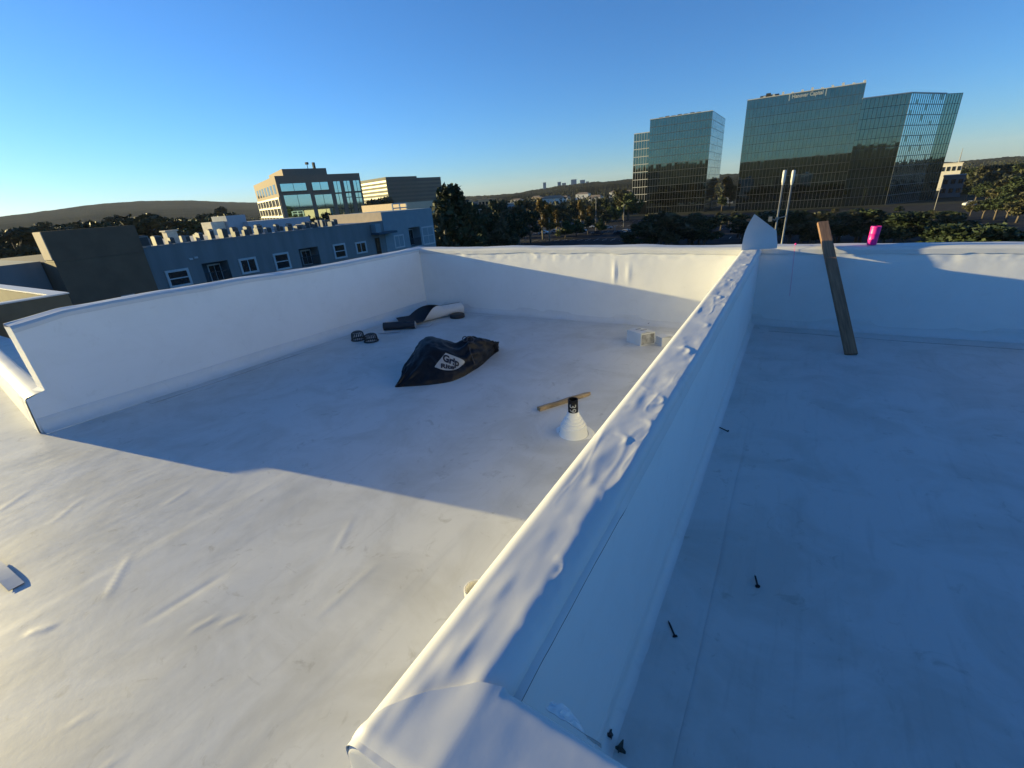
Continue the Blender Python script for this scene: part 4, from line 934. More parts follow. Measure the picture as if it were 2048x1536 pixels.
def apt_window(x0, y0, x1, y1, bars='h', xa=XA, dep=0.0, label=None):
    c = ((x0 + x1) / 2, (y0 + y1) / 2); a = at_x((x0, c[1]), xa); b = at_x((x1, c[1]), xa); t_ = at_x((c[0], y0), xa); d_ = at_x((c[0], y1), xa)
    ya, yb, zt_, zb2 = a[1], b[1], t_[2], d_[2]; w = MB(); fw = 0.17
    w.box((xa - 0.02, ya, zb2), (xa + 0.09, ya + fw, zt_)); w.box((xa - 0.02, yb - fw, zb2), (xa + 0.09, yb, zt_)); w.box((xa - 0.02, ya + fw, zt_ - fw), (xa + 0.088, yb - fw, zt_)); w.box((xa - 0.02, ya + fw, zb2), (xa + 0.12, yb - fw, zb2 + fw))
    wo_ = w.build("window", M_TRIM, tP)
    g = MB(); g.box((xa - 0.03, ya + fw, zb2 + fw), (xa + 0.02, yb - fw, zt_ - fw)); g.build("pane", M_GLASSD, wo_)
    r = MB(); ym, zm = (ya + yb) / 2, (zt_ + zb2) / 2
    if bars in ('h', 'x'): r.box((xa, ya + fw, zm - 0.04), (xa + 0.06, yb - fw, zm + 0.04))
    if bars in ('v', 'x'): r.box((xa, ym - 0.035, zb2 + fw), (xa + 0.055, ym + 0.035, zt_ - fw))
    r.build("sash_bar", M_TRIM, wo_); return wo_
for w in [(333, 538, 382, 574, 'h'), (479, 515, 515, 547, 'v'), (548, 505, 580, 540, 'h'), (667, 487, 692, 517, 'h'), (711, 483, 733, 507, 'v'), (788, 469, 808, 496, 'v')]: apt_window(*w)
apt_window(844, 452, 868, 489, 'x'); apt_window(244, 589, 272, 606, 'v', XA + 0.36)
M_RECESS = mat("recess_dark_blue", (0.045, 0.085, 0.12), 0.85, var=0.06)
for k, (ya, yb, zl_, zh_) in enumerate(BALC):         # balconies: back wall, door, floor edge and railing
    xf = XA + (0.05 if k == 2 else 0.0); xb = xf - DEP; L_ = yb - ya
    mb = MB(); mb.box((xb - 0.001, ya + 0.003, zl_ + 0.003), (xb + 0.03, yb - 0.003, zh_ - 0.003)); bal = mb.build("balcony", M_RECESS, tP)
    mb = MB(); mb.box((xb + 0.031, ya + L_ * 0.45, zl_ + 0.02), (xb + 0.09, ya + L_ * 0.95, zh_ - 0.25)); mb.build("door_frame", M_TRIM, bal)
    mb = MB(); mb.box((xb + 0.091, ya + L_ * 0.49, zl_ + 0.1), (xb + 0.11, ya + L_ * 0.69, zh_ - 0.37)); mb.box((xb + 0.091, ya + L_ * 0.71, zl_ + 0.1), (xb + 0.11, ya + L_ * 0.91, zh_ - 0.37)); mb.build("pane", M_GLASSD, bal)
    mb = MB(); zr_ = zl_ + 0.9; mb.box((xf - 0.09, ya + 0.002, zr_), (xf - 0.03, yb - 0.002, zr_ + 0.05))
    for q in range(18): yk = ya + L_ * (q + 0.5) / 18; mb.box((xf - 0.072, yk - 0.012, zl_ + 0.002), (xf - 0.048, yk + 0.012, zr_ - 0.002))
    mb.build("railing", M_CORE, bal)
a = at_x((742, 468), XA); b = at_x((775, 468), XA); mb = MB(); mb.box((XA + 0.05, a[1], a[2] - 0.12), (XA + 1.3, b[1] + 0.4, a[2] + 0.1)); mb.build("awning", M_RECESS, tP)
mb = MB(); mb.box((XA + 0.03, a[1] + 0.4, a[2] - 3.2), (XA + 0.075, a[1] + 1.1, a[2] - 0.5)); mb.build("door", M_GLASSD, tP)
mb = MB(); mb.box((XA + 0.051, a[1] + 0.1, a[2] + 0.101), (XA + 0.8, a[1] + 0.9, ZC - 1.95)); mb.build("downpipe_box", M_BLUE2, tP)
for px_ in ((381, 518), (391, 515)):
    p = at_x(px_, XA); mb = MB(); mb.box((XA, p[1] - 0.13, p[2] - 0.07), (XA + 0.14, p[1] + 0.13, p[2] + 0.07)); mb.build("wall_vent", M_TRIM, tP)
def roofbox(x0, y0, x1, y1, xf, dep, m, name):
    a = at_x((x0, (y0 + y1) / 2), xf); b = at_x((x1, (y0 + y1) / 2), xf); zt_ = at_x(((x0 + x1) / 2, y0), xf)[2]
    mb = MB(); mb.box((xf - dep, a[1], zr + 0.021), (xf, b[1], zt_)); mb.build(name, m, tP)
roofbox(497, 438, 622, 458, -52.0, 5, M_GREYR, "roof_screen"); roofbox(455, 430, 494, 460, -53.0, 3, M_GREYR, "stair_head"); roofbox(424, 443, 452, 466, -53.5, 2, mat("cream_roof_box", (0.62, 0.55, 0.44), 0.8), "roof_box")
# tan building that shows over the corner block
tT = thing("apartment_building", "tan parapet of a building behind the blue corner block", "building", (-70, 90, 0))
a = at_d((812, 405), 112); b = at_d((882, 402), 118); mb = MB(); d = (b - a)[:2]; d = d / np.hypot(*d); nn2 = np.array([-d[1], d[0]])
mb.prism([tuple(a[:2]), tuple(b[:2]), tuple(b[:2] + nn2 * 20), tuple(a[:2] + nn2 * 20)], 0, a[2]); mb.build("wall", M_CREAM, tT)
a2 = at_d((784, 408), 108); b2_ = at_d((812, 406), 111); mb = MB()
for s in (0, 0.5, 1.0):
    p = a2 + (b2_ - a2) * s; mb.box((p[0] - 0.12, p[1] - 0.12, 0), (p[0] + 0.12, p[1] + 0.12, p[2]))
for dz in (0, -0.9): mb.tube([a2 + [0, 0, dz], b2_ + [0, 0, dz]], 0.13, 6)
mb.build("white_frame", M_TRIM, tT)

# ---- air conditioning units on the blue roof
M_AC = mat("ac_casing", (0.24, 0.26, 0.27), 0.55, var=0.1); 
def _rand_tint(m, lo, hi):
    nt, n, l, b = nodes_of(m); oi = n.new("ShaderNodeObjectInfo"); r = n.new("ShaderNodeValToRGB"); r.color_ramp.elements[0].color = (*lo, 1); r.color_ramp.elements[1].color = (*hi, 1)
    l.new(oi.outputs["Random"], r.inputs[0]); l.new(r.outputs[0], b.inputs["Base Color"])
_rand_tint(M_AC, (0.07, 0.08, 0.085), (0.28, 0.29, 0.28)); M_ACD = mat("ac_grille", (0.045, 0.048, 0.05), 0.6, var=0.2)
def ac_unit(loc, first=None, lab=''):
    if first is not None: return copy_thing(first, loc, 0.0, (rs.uniform(0.5, 0.9), rs.uniform(0.4, 0.75), rs.uniform(0.5, 1.0)), lab)
    t = thing("air_conditioner", lab, "air conditioner", loc, 0.0, "air conditioners on the blue apartment roof")
    x, y, z = loc
    mb = MB(); mb.box((x - 0.38, y - 0.38, z + 0.05), (x + 0.38, y + 0.38, z + 0.82)); mb.build("casing", M_AC, t)
    mb = MB(); mb.box((x + 0.381, y - 0.32, z + 0.12), (x + 0.39, y + 0.32, z + 0.74)); mb.build("grille", M_ACD, t)
    mb = MB(); mb.lathe((x, y, z + 0.82), [(0.36, 0.001), (0.36, 0.05), (0.30, 0.06), (0.001, 0.05)], 14); mb.build("fan_cover", M_ACD, t)
    mb = MB(); mb.box((x - 0.4, y - 0.4, z), (x + 0.4, y + 0.4, z + 0.049)); mb.build("base", M_CONC, t)
    return t
first = None; rs = random.Random(4)
for row, (xr, y0_, y1_, st_) in enumerate([(-43.2, 16.2, 35.5, 1.05), (-45.2, 16.6, 36.5, 1.15)]):
    y = y0_; cnt = 0
    while y < y1_:
        if rs.random() > 0.14: cnt += 1; o = ac_unit((xr - rs.random() * 0.25, y + rs.random() * 0.2, zr + 0.02), first, nth(cnt) + " air conditioner from the brown block in the " + ('front', 'back')[row] + " row on the blue roof"); first = first or o
        y += st_
for k, (px_, xq, lab) in enumerate([((338, 463), -45.0, "cream roof vent box nearest the brown block"), ((605, 450), -46.5, "cream roof vent box toward the corner block")]):
    p = at_x(px_, xq); t = thing("roof_vent", lab + " on the blue roof", "roof vent", (p[0], p[1], zr + 0.02), 0.0, "cream roof vents")
    mb = MB(); mb.box((p[0] - 0.4, p[1] - 0.4, zr + 0.02), (p[0] + 0.4, p[1] + 0.4, p[2])); mb.build("box", MATS["cream_roof_box"], t); mb = MB(); mb.box((p[0] - 0.5, p[1] - 0.5, p[2] + 0.002), (p[0] + 0.5, p[1] + 0.5, p[2] + 0.1)); mb.build("cap", MATS["cream_roof_box"], t)

# ---- other distant buildings
def far_block(name, lab, x0, x1, ytop, d, m, depth=14, z_from=0.0, wins=None, cat="building", group=None):
    a = at_d((x0, ytop), d); b = at_d((x1, ytop), d); dv_ = (b - a)[:2]; L = np.hypot(*dv_); dv_ = dv_ / L; nb_ = np.array([-dv_[1], dv_[0]])
    t = thing(name, lab, cat, (a[0], a[1], z_from), 0.0, group); mb = MB(); zt_ = (a[2] + b[2]) / 2
    mb.prism([tuple(a[:2]), tuple(b[:2]), tuple(b[:2] + nb_ * depth), tuple(a[:2] + nb_ * depth)], z_from, zt_); mb.build("wall", m, t)
    if wins:
        nf, nw, fh = wins
        for i in range(nf):
            for k in range(nw):
                s0 = L * (k + 0.2) / nw; s1 = L * (k + 0.8) / nw; zt2 = zt_ - fh * (i + 0.35)
                mb = MB(); c = np.array([*(a[:2] + dv_ * (s0 + s1) / 2 - nb_ * 0.05), zt2 - fh * 0.25]); mb.frame_box(c, np.array([*dv_, 0]) * (s1 - s0) / 2, np.array([*nb_, 0]) * 0.1, (0, 0, fh * 0.25)); mb.build("window", M_GLASSD, t)
    mb = MB(); c = np.array([*((a[:2] + b[:2]) / 2 + nb_ * depth / 2), zt_ + 0.2]); mb.frame_box(c, np.array([*dv_, 0]) * (L / 2 + 0.3), np.array([*nb_, 0]) * (depth / 2 + 0.3), (0, 0, 0.19)); mb.build("roof_edge", m, t)
    return t
M_TAN = mat("tan_stucco", (0.52, 0.37, 0.21), 0.85, var=0.08); M_WHITEB = mat("white_stucco", (0.72, 0.68, 0.60), 0.8, var=0.04); M_HAZEB = mat("grey_tower_wall", (0.30, 0.31, 0.32), 0.8, var=0.05); M_SLATE = mat("slate_grey_wall", (0.10, 0.12, 0.14), 0.8, var=0.08)
far_block("house", "tan block lit by the sun left of the palm-like tree clump", 927, 944, 402, 300, M_TAN, 16, 0, (3, 3, 3.4))
far_block("house", "tan block with bright upper windows behind the dark trees", 956, 990, 399, 330, M_TAN, 16, 0, (3, 5, 3.6))
far_block("house", "low grey blue roofed building behind the dark trees", 1008, 1036, 408, 260, M_BLUE2, 14, 0, (2, 4, 3.4))
far_block("house", "white building beyond the big tower at the right", 1884, 1926, 327, 420, M_WHITEB, 30, 0, (1, 4, 5))
far_block("house", "slate grey building under the white one at the right", 1888, 1932, 352, 330, M_SLATE, 24, 0, (4, 3, 4.2))
far_block("house", "pale terraced house between the two glass towers", 1448, 1468, 386, 380, M_WHITEB, 16, 0, (3, 2, 3.2))
for k, (x0, x1, yt, d, lab) in enumerate([(1086, 1092, 365, 2050, "slim grey tower farthest left on the distant ridge"), (1115, 1122, 364, 2080, "short grey block second on the distant ridge"), (1124, 1132, 366, 2090, "low grey block third on the distant ridge"), (1142, 1153, 359, 2060, "broad grey tower fourth on the distant ridge"), (1160, 1170, 360, 2070, "broad grey tower fifth on the distant ridge"), (1172, 1178, 363, 2080, "small grey block farthest right on the distant ridge")]):
    far_block("skyline_tower", lab, x0, x1, yt, d, M_HAZEB, 18, 0, None, "tower", "towers on the distant ridge")
p = at_d((1926, 296), 700); q0 = np.array([p[0], p[1], 0.0]); mb = MB(); mb.tube([q0, q0 + [0, 0, p[2] * 0.6], p], [0.9, 0.6, 0.25], 6); mm = mb.build("radio_mast", M_HAZEB); tag(mm, "thin radio mast rising beyond the white building", "radio mast")
# ================================================================== TREES, CARS, LAMPS
def leaf_mat(name, c0, c1):
    m = bpy.data.materials.new(name); nt, n, l, b = nodes_of(m)
    geo = n.new("ShaderNodeNewGeometry"); oi = n.new("ShaderNodeObjectInfo"); ad = n.new("ShaderNodeMath"); ad.operation = 'ADD'; md = n.new("ShaderNodeMath"); md.operation = 'FRACT'
    l.new(geo.outputs["Random Per Island"], ad.inputs[0]); l.new(oi.outputs["Random"], ad.inputs[1]); l.new(ad.outputs[0], md.inputs[0])
    r = n.new("ShaderNodeValToRGB"); r.color_ramp.elements[0].color = (*c0, 1); r.color_ramp.elements[1].color = (*c1, 1); l.new(md.outputs[0], r.inputs[0]); l.new(r.outputs[0], b.inputs["Base Color"])
    b.inputs["Roughness"].default_value = 0.65; b.inputs["Specular IOR Level"].default_value = 0.25
    return m
M_LEAFD = leaf_mat("leaves_dark", (0.018, 0.030, 0.014), (0.045, 0.065, 0.026)); M_LEAFG = leaf_mat("leaves_green", (0.035, 0.055, 0.016), (0.080, 0.105, 0.032)); M_LEAFY = leaf_mat("leaves_gold", (0.09, 0.058, 0.014), (0.17, 0.115, 0.028)); M_LEAFB = leaf_mat("leaves_olive", (0.045, 0.048, 0.022), (0.085, 0.08, 0.04))
M_BARK = mat("bark", (0.13, 0.105, 0.08), 0.9, var=0.3, scale=6, bump=0.3); M_BARKP = mat("pale_bark", (0.36, 0.32, 0.25), 0.85, var=0.25, scale=3, bump=0.2)
def leaves(rs, centers, radii, N, size, droop=0.0):
    C = np.array(centers); Rr = np.array(radii); w = Rr[:, 0] * Rr[:, 1]; k = rs.choice(len(C), N, p=w / w.sum())
    d = rs.randn(N, 3); d /= np.linalg.norm(d, axis=1, keepdims=True); rad = rs.rand(N, 1) ** 0.45
    P = C[k] + d * rad * Rr[k]
    a = rs.randn(N, 3); a[:, 2] -= droop; a /= np.linalg.norm(a, axis=1, keepdims=True); b = np.cross(a, rs.randn(N, 3)); b /= np.linalg.norm(b, axis=1, keepdims=True)
    s = size * (0.6 + 0.8 * rs.rand(N, 1)); A = a * s; B = b * s * 0.55
    V = np.stack([P - A, P + B, P + A, P - B], 1).reshape(-1, 3); F = np.arange(4 * N).reshape(-1, 4)
    return V, F
def proto(kind, seed):
    """tree about 12 m tall at the origin, trunk and crown"""
    rs = np.random.RandomState(seed); H = 12.0; cs = []; rd = []; limbs = MB(); size = 0.42; N = 2300; m, bk = M_LEAFD, M_BARK
    if kind == 'broad':
        for k in range(15):
            q = rs.rand() * 6.28; r = 2.9 * rs.rand() ** 0.6; z = 5.0 + 5.8 * rs.rand(); r *= 1.15 - 0.6 * abs(z - 7) / 5; cs.append((r * math.cos(q), r * math.sin(q), z)); rd.append((1.2 + 0.6 * rs.rand(), 1.2 + 0.6 * rs.rand(), 0.9 + 0.5 * rs.rand()))
        trunk_top = 6.5; tr = 0.28
    elif kind == 'gold':
        m, bk = M_LEAFY, M_BARKP; size = 0.38; N = 1700
        for k in range(14):
            q = rs.rand() * 6.28; z = 4.2 + 7.2 * rs.rand(); r = 2.0 * rs.rand() ** 0.6 * (1.2 - (z - 4) / 9); cs.append((r * math.cos(q), r * math.sin(q), z)); rd.append((0.9 + 0.5 * rs.rand(), 0.9 + 0.5 * rs.rand(), 1.0 + 0.5 * rs.rand()))
        trunk_top = 8; tr = 0.2
    elif kind == 'tall':
        size = 0.36; N = 2500; bk = M_BARKP
        for k in range(20):
            q = rs.rand() * 6.28; z = 2.6 + 9.0 * rs.rand(); r = 1.7 * rs.rand() ** 0.5 * (1.25 - 0.85 * (z - 2.6) / 9); cs.append((r * math.cos(q), r * math.sin(q), z)); rd.append((0.75 + 0.5 * rs.rand(), 0.75 + 0.5 * rs.rand(), 0.9 + 0.5 * rs.rand()))
        trunk_top = 10; tr = 0.2
    elif kind == 'bush':
        m = M_LEAFG; size = 0.5; N = 1700
        for k in range(12):
            q = rs.rand() * 6.28; r = 3.8 * rs.rand() ** 0.6; z = 2.0 + 8.0 * rs.rand() * (1 - r / 6); cs.append((r * math.cos(q), r * math.sin(q), z)); rd.append((1.5 + 0.8 * rs.rand(), 1.5 + 0.8 * rs.rand(), 1.2 + 0.6 * rs.rand()))
        trunk_top = 5; tr = 0.25
    elif kind == 'olive':
        m = M_LEAFB; size = 0.45; N = 2000
        for k in range(14):
            q = rs.rand() * 6.28; r = 3.0 * rs.rand() ** 0.6; z = 4.0 + 7.0 * rs.rand(); r *= 1.1 - 0.5 * abs(z - 7) / 5; cs.append((r * math.cos(q), r * math.sin(q), z)); rd.append((1.1 + 0.7 * rs.rand(), 1.1 + 0.7 * rs.rand(), 1.0 + 0.5 * rs.rand()))
        trunk_top = 6.5; tr = 0.25
    limbs.tube([(0, 0, 0), (0.08, 0.05, trunk_top * 0.4), (-0.1, 0.06, trunk_top * 0.75), (0.05, 0, trunk_top)], [tr * 1.25, tr, tr * 0.7, tr * 0.35], 8)
    for c in cs[::2]:
        c = np.array(c); s = np.array([0, 0, min(c[2] * 0.55, trunk_top * 0.8)]); limbs.tube([s, (s + c) / 2 + [0, 0, 0.3], c], [tr * 0.45, tr * 0.28, tr * 0.08], 5, False)
    t = thing("tree", "tree", "tree", (0, 0, 0)); limbs.build("trunk", bk, t, True, local=True)
    V, F = leaves(rs, cs, rd, N, size, 0.3); cm = MB(); cm.v = [tuple(p) for p in V]; cm.f = [tuple(map(int, f)) for f in F]; cm.mi = [0] * len(F); cm.build("crown", m, t, local=True)
    return t
PROTO = {(k, s): proto(k, 100 * i + s) for i, k in enumerate(('broad', 'gold', 'tall', 'bush', 'olive')) for s in (1, 2)}
USED = set(); rt = random.Random(8)
def plant(px_, ytop, d, kind, label, group, wide=1.0, zbase=0.0):
    key = (kind, rt.choice((1, 2))); p = at_d((px_, ytop), d); h = max(p[2] - zbase, 3.0); s = h / 11.9
    loc = (p[0], p[1], zbase); sc = (s * wide, s * wide, s); rot = rt.random() * 6.28; src = PROTO[key]
    if key not in USED:
        USED.add(key); src.location = loc; src.rotation_euler = (0, 0, rot); src.scale = sc; src['label'] = label; src['group'] = group; return src
    return copy_thing(src, loc, rot, sc, label, group)
g1 = "trees beyond the blue apartment building"
plant(906, 374, 88, 'tall', "tallest dark tree, just right of the blue apartment building", g1, 1.25); plant(884, 402, 82, 'tall', "dark tree standing against the blue corner block", g1, 1.2); plant(930, 404, 96, 'broad', "dark tree right beside the tallest one", g1, 0.8); plant(868, 425, 80, 'olive', "brownish small tree at the foot of the blue corner block", g1, 0.8)
g2 = "dark trees in the middle distance"
for k, (x, y, d) in enumerate(sorted([(962, 404, 150), (985, 400, 175), (1003, 399, 170), (1022, 410, 160), (1040, 402, 185), (1056, 399, 200), (950, 428, 120), (975, 424, 125), (1012, 428, 130), (1035, 425, 140), (1058, 420, 165), (1000, 440, 110), (960, 446, 105)])): plant(x, y, d, ('broad', 'tall', 'olive')[k % 3], nth(k + 1) + " dark tree from left in the clump before the tan blocks", g2, 1.15)
g3 = "golden trees by the parking lot"
for x, y, d, l in [(1083, 401, 176, "tall golden tree nearest the dark clump"), (1097, 410, 168, "slim golden tree with pale forked trunk"), (1112, 420, 186, "smaller golden tree behind the slim one"), (1162, 404, 215, "golden brown tree in the middle of the row"), (1456, 356, 345, "golden tree between the two glass towers"), (1178, 412, 225, "low golden tree right of the middle of the row")]: plant(x, y, d, 'gold', l, g3, 1.15)
g4 = "olive green trees before the small glass tower"
for k, (x, y, d) in enumerate(sorted([(1125, 408, 200), (1140, 410, 230), (1150, 402, 240), (1192, 400, 240), (1206, 396, 250), (1222, 402, 245), (1236, 390, 265), (1248, 376, 262), (1258, 372, 255), (1212, 420, 215), (1130, 432, 175), (1152, 430, 180), (1176, 432, 185), (1200, 430, 190)])): plant(x, y, d, ('olive', 'bush', 'broad')[k % 3], nth(k + 1) + " olive tree from left in the row before the small tower", g4, 1.2)
plant(1464, 366, 330, 'olive', "olive tree half hidden by the big glass tower's left edge", g4, 1.0); plant(1446, 392, 290, 'broad', "dark round tree at the foot of the gap between the towers", g4, 1.2)
g5 = "dark trees at the foot of the glass towers"
for k, x in enumerate(np.linspace(1278, 1915, 58)): plant(x + rt.uniform(-4, 4), 436 - 0.02 * (x - 1300) + rt.uniform(-14, 12), rt.uniform(120, 230), ('broad', 'broad', 'olive')[k % 3], nth(k + 1) + " low tree from left in the belt before the glass towers", g5, 1.8)
g6 = "trees at the right edge"
for k, (x, y, d) in enumerate(sorted([(1938, 336, 520), (1956, 333, 500), (1972, 331, 480), (1988, 329, 460), (2006, 328, 450), (2024, 326, 440), (2042, 325, 430), (2056, 324, 420), (1940, 372, 300), (1962, 366, 280), (1985, 362, 265), (2008, 358, 250), (2032, 354, 240), (2052, 350, 235), (1950, 400, 210), (1978, 396, 200), (2004, 392, 195), (2030, 388, 190), (2054, 384, 185)])): plant(x, y, d, ('broad', 'broad', 'olive')[k % 3], nth(k + 1) + " dark tree from the left in the mass at the right edge", g6, 1.5)
for x, y, d, kd, l in [(2036, 434, 95, 'bush', "bright green tree top low at the right edge"), (1985, 446, 90, 'broad', "dark tree top below the road at the right"), (1945, 444, 92, 'broad', "dark tree top below the white speck on the road"), (1905, 446, 96, 'broad', "dark tree top nearest the big tower below the road"), (2060, 440, 88, 'bush', "green tree top cut by the right edge")]: plant(x, y, d, kd, l, "tree tops below the road", 1.7)
g7 = "trees around the left-hand offices"
for k, (x, y, d) in enumerate(sorted([(738, 398, 240), (752, 404, 220), (772, 392, 330), (762, 398, 300), (700, 425, 130), (716, 420, 135), (735, 418, 140), (680, 432, 128), (650, 434, 126), (630, 432, 124)])): plant(x, y, d, ('olive', 'bush', 'broad')[k % 3], nth(k + 1) + " small tree from the left before the brown office building", g7, 1.1)
g8 = "trees on the left beyond the blue roof"
for k in range(26): plant(10 + k * 18 + rt.uniform(-8, 8), (462 - 0.085 * k * 18) + rt.uniform(-9, 6) - (2 if k % 4 else 8), rt.uniform(180, 420), ('olive', 'broad', 'bush')[k % 3], nth(k + 1) + " dark tree from left in the belt beyond the blue roof", g8, 1.6)
for key, t in PROTO.items():
    if key not in USED:
        for ch in list(t.children): bpy.data.objects.remove(ch)
        bpy.data.objects.remove(t)

# far suburban wood, one mass nobody could count
rs = np.random.RandomState(77); cs = []; rd = []; keepout = [(-60, 315, 75), (15, 310, 80), (-155, 110, 45), (-360, 390, 60)]
while len(cs) < 3400:
    a = rs.uniform(-52, 54); r = 330 * (2000 / 330) ** rs.rand(); x = r * math.sin(math.radians(camaz(a))); y = r * math.cos(math.radians(camaz(a)))
    if any(math.hypot(x - k[0], y - k[1]) < k[2] for k in keepout): continue
    if 16 < a < 44 and r < 420: continue
    s = 3.0 + 3.0 * rs.rand(); hh = (5 + 8 * rs.rand()) * min(1.0, 0.7 + r / 3000); cs.append((x, y, hh * 0.55 + max(0, (r - 800) * 0.004))); rd.append((s, s, hh * 0.5))
V, F = leaves(rs, cs, rd, 78000, 1.5, 0.1); cm = MB(); cm.v = V.tolist(); cm.f = F.tolist(); cm.mi = [0] * len(F); wd = cm.build("distant_wood", leaf_mat("leaves_far", (0.024, 0.032, 0.016), (0.062, 0.062, 0.030))); wd['kind'] = 'stuff'; wd['label'] = "wooded suburbs stretching to the hills"; wd['category'] = "woodland"
# scattered far roofs in the wood
rr_ = random.Random(21); xs_h = []; hx = sorted(rr_.uniform(20, 480) for _ in range(16)) + sorted(rr_.uniform(930, 1250) for _ in range(18))
for k in range(34):
    x = hx[k]; a = at_d((x, 430), rr_.uniform(450, 1400)); w = rr_.uniform(7, 14); h = rr_.uniform(7, 11)
    mb = MB(); mb.box((a[0] - w, a[1] - 5, 0), (a[0] + w, a[1] + 5, h)); mb.add([(a[0] - w - .5, a[1] - 5.5, h + .01), (a[0] + w + .5, a[1] - 5.5, h + .01), (a[0] + w + .5, a[1] + 5.5, h + .01), (a[0] - w - .5, a[1] + 5.5, h + .01), (a[0] - w * .6, a[1], h + 2.6), (a[0] + w * .6, a[1], h + 2.6)], [(0, 1, 5, 4), (1, 2, 5), (2, 3, 4, 5), (3, 0, 4), (3, 2, 1, 0)], 1)
    xs_h.append(0)
    o = mb.build("house", [rr_.choice([M_WHITEB, M_TAN, M_CONC]), M_BROWN]); tag(o, nth(k + 1) + " far house from the left among the left-hand trees" if k < 16 else nth(k - 15) + " far house from the left among the middle trees", "house", "far houses on the left" if k < 16 else "far houses in the middle")

# ---- cars in the lot
def car_proto(col, name):
    t = thing("parked_car", "car", "car", (0, 0, 0)); pm_ = mat("car_paint_" + name, col, 0.25, metal=0.2, var=0.03, spec=0.6)
    prof = [(-2.25, 0.35), (-2.3, 0.75), (-2.1, 0.95), (-1.5, 1.02), (-0.9, 1.46), (0.55, 1.48), (1.2, 1.0), (2.05, 0.86), (2.28, 0.65), (2.28, 0.35)]
    n = len(prof); mb = MB()
    def ring(y, ins): return [(x * (1 - 0.02 * ins), y, z if z < 1.1 else z - 0.03 * ins) for x, z in prof]
    rings = [ring(-0.88, 1), ring(-0.84, 0), ring(0.84, 0), ring(0.88, 1)]; V = [p for r in rings for p in r]; F = [(i * n + k, i * n + (k + 1) % n, (i + 1) * n + (k + 1) % n, (i + 1) * n + k) for i in range(3) for k in range(n)] + [tuple(range(n)), tuple(range(4 * n - 1, 3 * n - 1, -1))]
    mb.add(V, F); mb.build("body", pm_, t, local=True)
    for sy in (-1, 1):
        mb = MB(); mb.add([(-1.35, sy * 0.886, 1.05), (-0.85, sy * 0.886, 1.40), (0.5, sy * 0.886, 1.42), (1.02, sy * 0.886, 1.05)], [(0, 1, 2, 3)]); mb.build("side_window", M_GLASSD, t, local=True)
        for sx in (-1.4, 1.42): mb = MB(); mb.lathe((sx, sy * 0.78, 0.33), [(0.001, -0.11), (0.33, -0.11), (0.33, 0.11), (0.001, 0.11)], 16, axis=(0, 1, 0)); mb.build("wheel", M_RUBBER, t, local=True)
    mb = MB(); mb.add([(0.62, -0.7, 1.455), (0.62, 0.7, 1.455), (1.18, 0.75, 1.03), (1.18, -0.75, 1.03)], [(0, 1, 2, 3)]); mb.build("windscreen", M_GLASSD, t, local=True)
    mb = MB(); mb.add([(-0.95, -0.7, 1.44), (-1.47, -0.75, 1.06), (-1.47, 0.75, 1.06), (-0.95, 0.7, 1.44)], [(0, 1, 2, 3)]); mb.build("rear_window", M_GLASSD, t, local=True)
    return t
CP = {'white': car_proto((0.75, 0.75, 0.73), 'white'), 'silver': car_proto((0.4, 0.41, 0.42), 'silver'), 'dark': car_proto((0.03, 0.035, 0.045), 'dark'), 'red': car_proto((0.25, 0.03, 0.025), 'red')}; CU = set()
def park(px_, py_, colr, rot, label):
    p = at_z((px_, py_), 0.0); src = CP[colr]
    if colr not in CU: CU.add(colr); src.location = (p[0], p[1], 0.02); src.rotation_euler = (0, 0, rot); src['label'] = label; src['group'] = "cars in the parking lot"; return
    copy_thing(src, (p[0], p[1], 0.02), rot, 1.0, label, "cars in the parking lot")
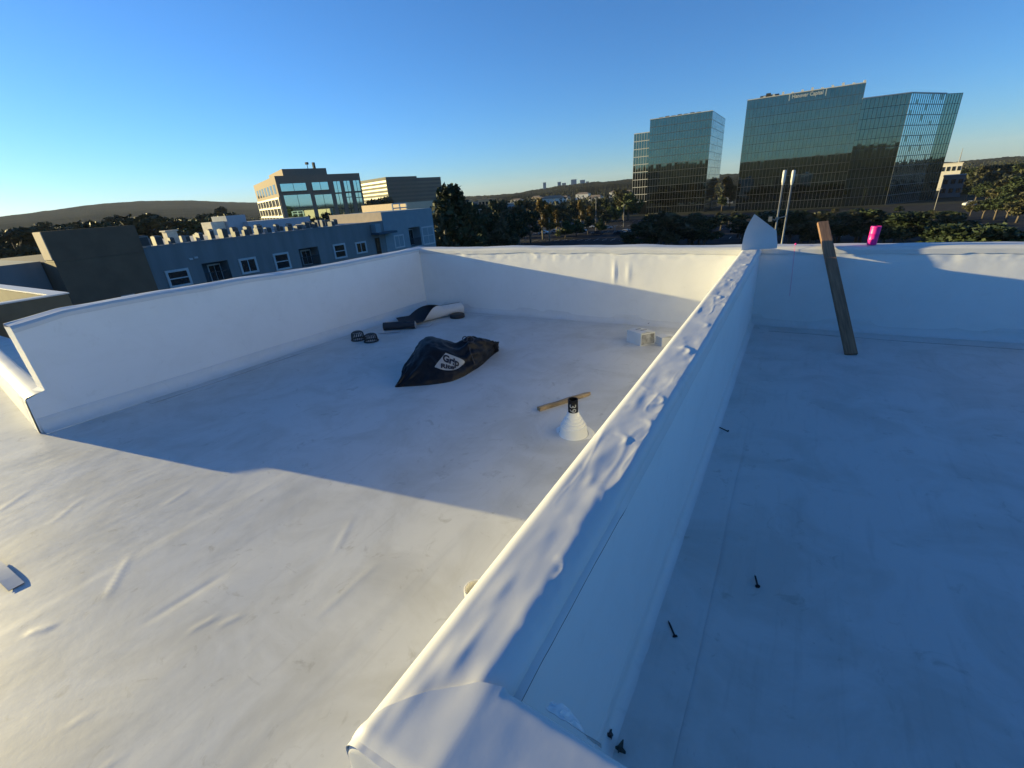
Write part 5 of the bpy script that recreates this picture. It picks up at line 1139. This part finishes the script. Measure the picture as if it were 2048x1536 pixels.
for a in [(1088, 468, 'white', 0.1, "white car left of the truck-like tan shape in the lot"), (1112, 466, 'silver', 0.2, "silver car right of the white one in the lot"), (1163, 464, 'white', 0.4, "bright white car in the middle of the lot"), (1252, 467, 'white', 0.0, "white car beside the small tower's pier"), (1262, 468, 'silver', 0.0, "silver car closest to the small tower's pier"), (1240, 470, 'dark', 0.0, "dark car left of the white car at the pier"), (1050, 470, 'silver', 1.5, "silver car under the golden trees"), (1036, 476, 'dark', 1.5, "dark car left of the silver one under the trees"), (1020, 478, 'silver', 1.5, "silver car farthest left in the lot"), (1195, 470, 'dark', 0.3, "dark car between the two white cars"), (1215, 458, 'silver', 0.3, "silver car at the back of the lot"), (1132, 460, 'red', 0.2, "red car at the back of the lot"), (1180, 456, 'white', 0.1, "white car farthest back in the lot")]: park(*a)
pr = at_z((1945, 412), 0.0); copy_thing(CP['white'], (pr[0], pr[1], 0.03), 0.25, 1.3, "white vehicle on the road at the right", "vehicles on the road")
# ---- lamp posts
def lamp(px_, ytop, d, label):
    p = at_d((px_, ytop), d); t = thing("street_lamp", label, "street lamp", (p[0], p[1], 0), 0.0, "lamp posts in the lot")
    mb = MB(); mb.tube([(p[0], p[1], 0), (p[0], p[1], p[2])], [0.11, 0.06], 7); mb.build("pole", M_CONC, t, True); mb = MB(); mb.box((p[0] - 0.6, p[1] - 0.15, p[2]), (p[0] + 0.6, p[1] + 0.15, p[2] + 0.16)); mb.build("lamp_head", M_CONC, t)
for x, y, d, l in [(1230, 452, 190, "lamp post left of the small tower's pier"), (1192, 392, 200, "pale tall lamp post among the olive trees"), (1248, 410, 210, "pale lamp post close to the small tower"), (958, 420, 105, "grey lamp post before the dark clump"), (1880, 378, 240, "pale lamp post at the big tower's right foot"), (1050, 452, 165, "short lamp post under the golden trees")]: lamp(x, y, d, l)

# ---- the evening air between here and the hills
M_HAZE = bpy.data.materials.new("haze_air"); M_HAZE.use_nodes = True; hn = M_HAZE.node_tree.nodes; hl = M_HAZE.node_tree.links; hn.clear()
pv = hn.new("ShaderNodeVolumePrincipled"); pv.inputs["Color"].default_value = (0.80, 0.88, 1.0, 1); pv.inputs["Density"].default_value = 0.00004; pv.inputs["Anisotropy"].default_value = 0.0
ho = hn.new("ShaderNodeOutputMaterial"); hl.new(pv.outputs[0], ho.inputs["Volume"])
mb = MB(); mb.box((-9000, -9000, -1.0), (9000, 9000, 260)); hz_ = mb.build("haze", M_HAZE); hz_['kind'] = 'stuff'; hz_['label'] = "thin evening haze over the city"; hz_['category'] = "haze"
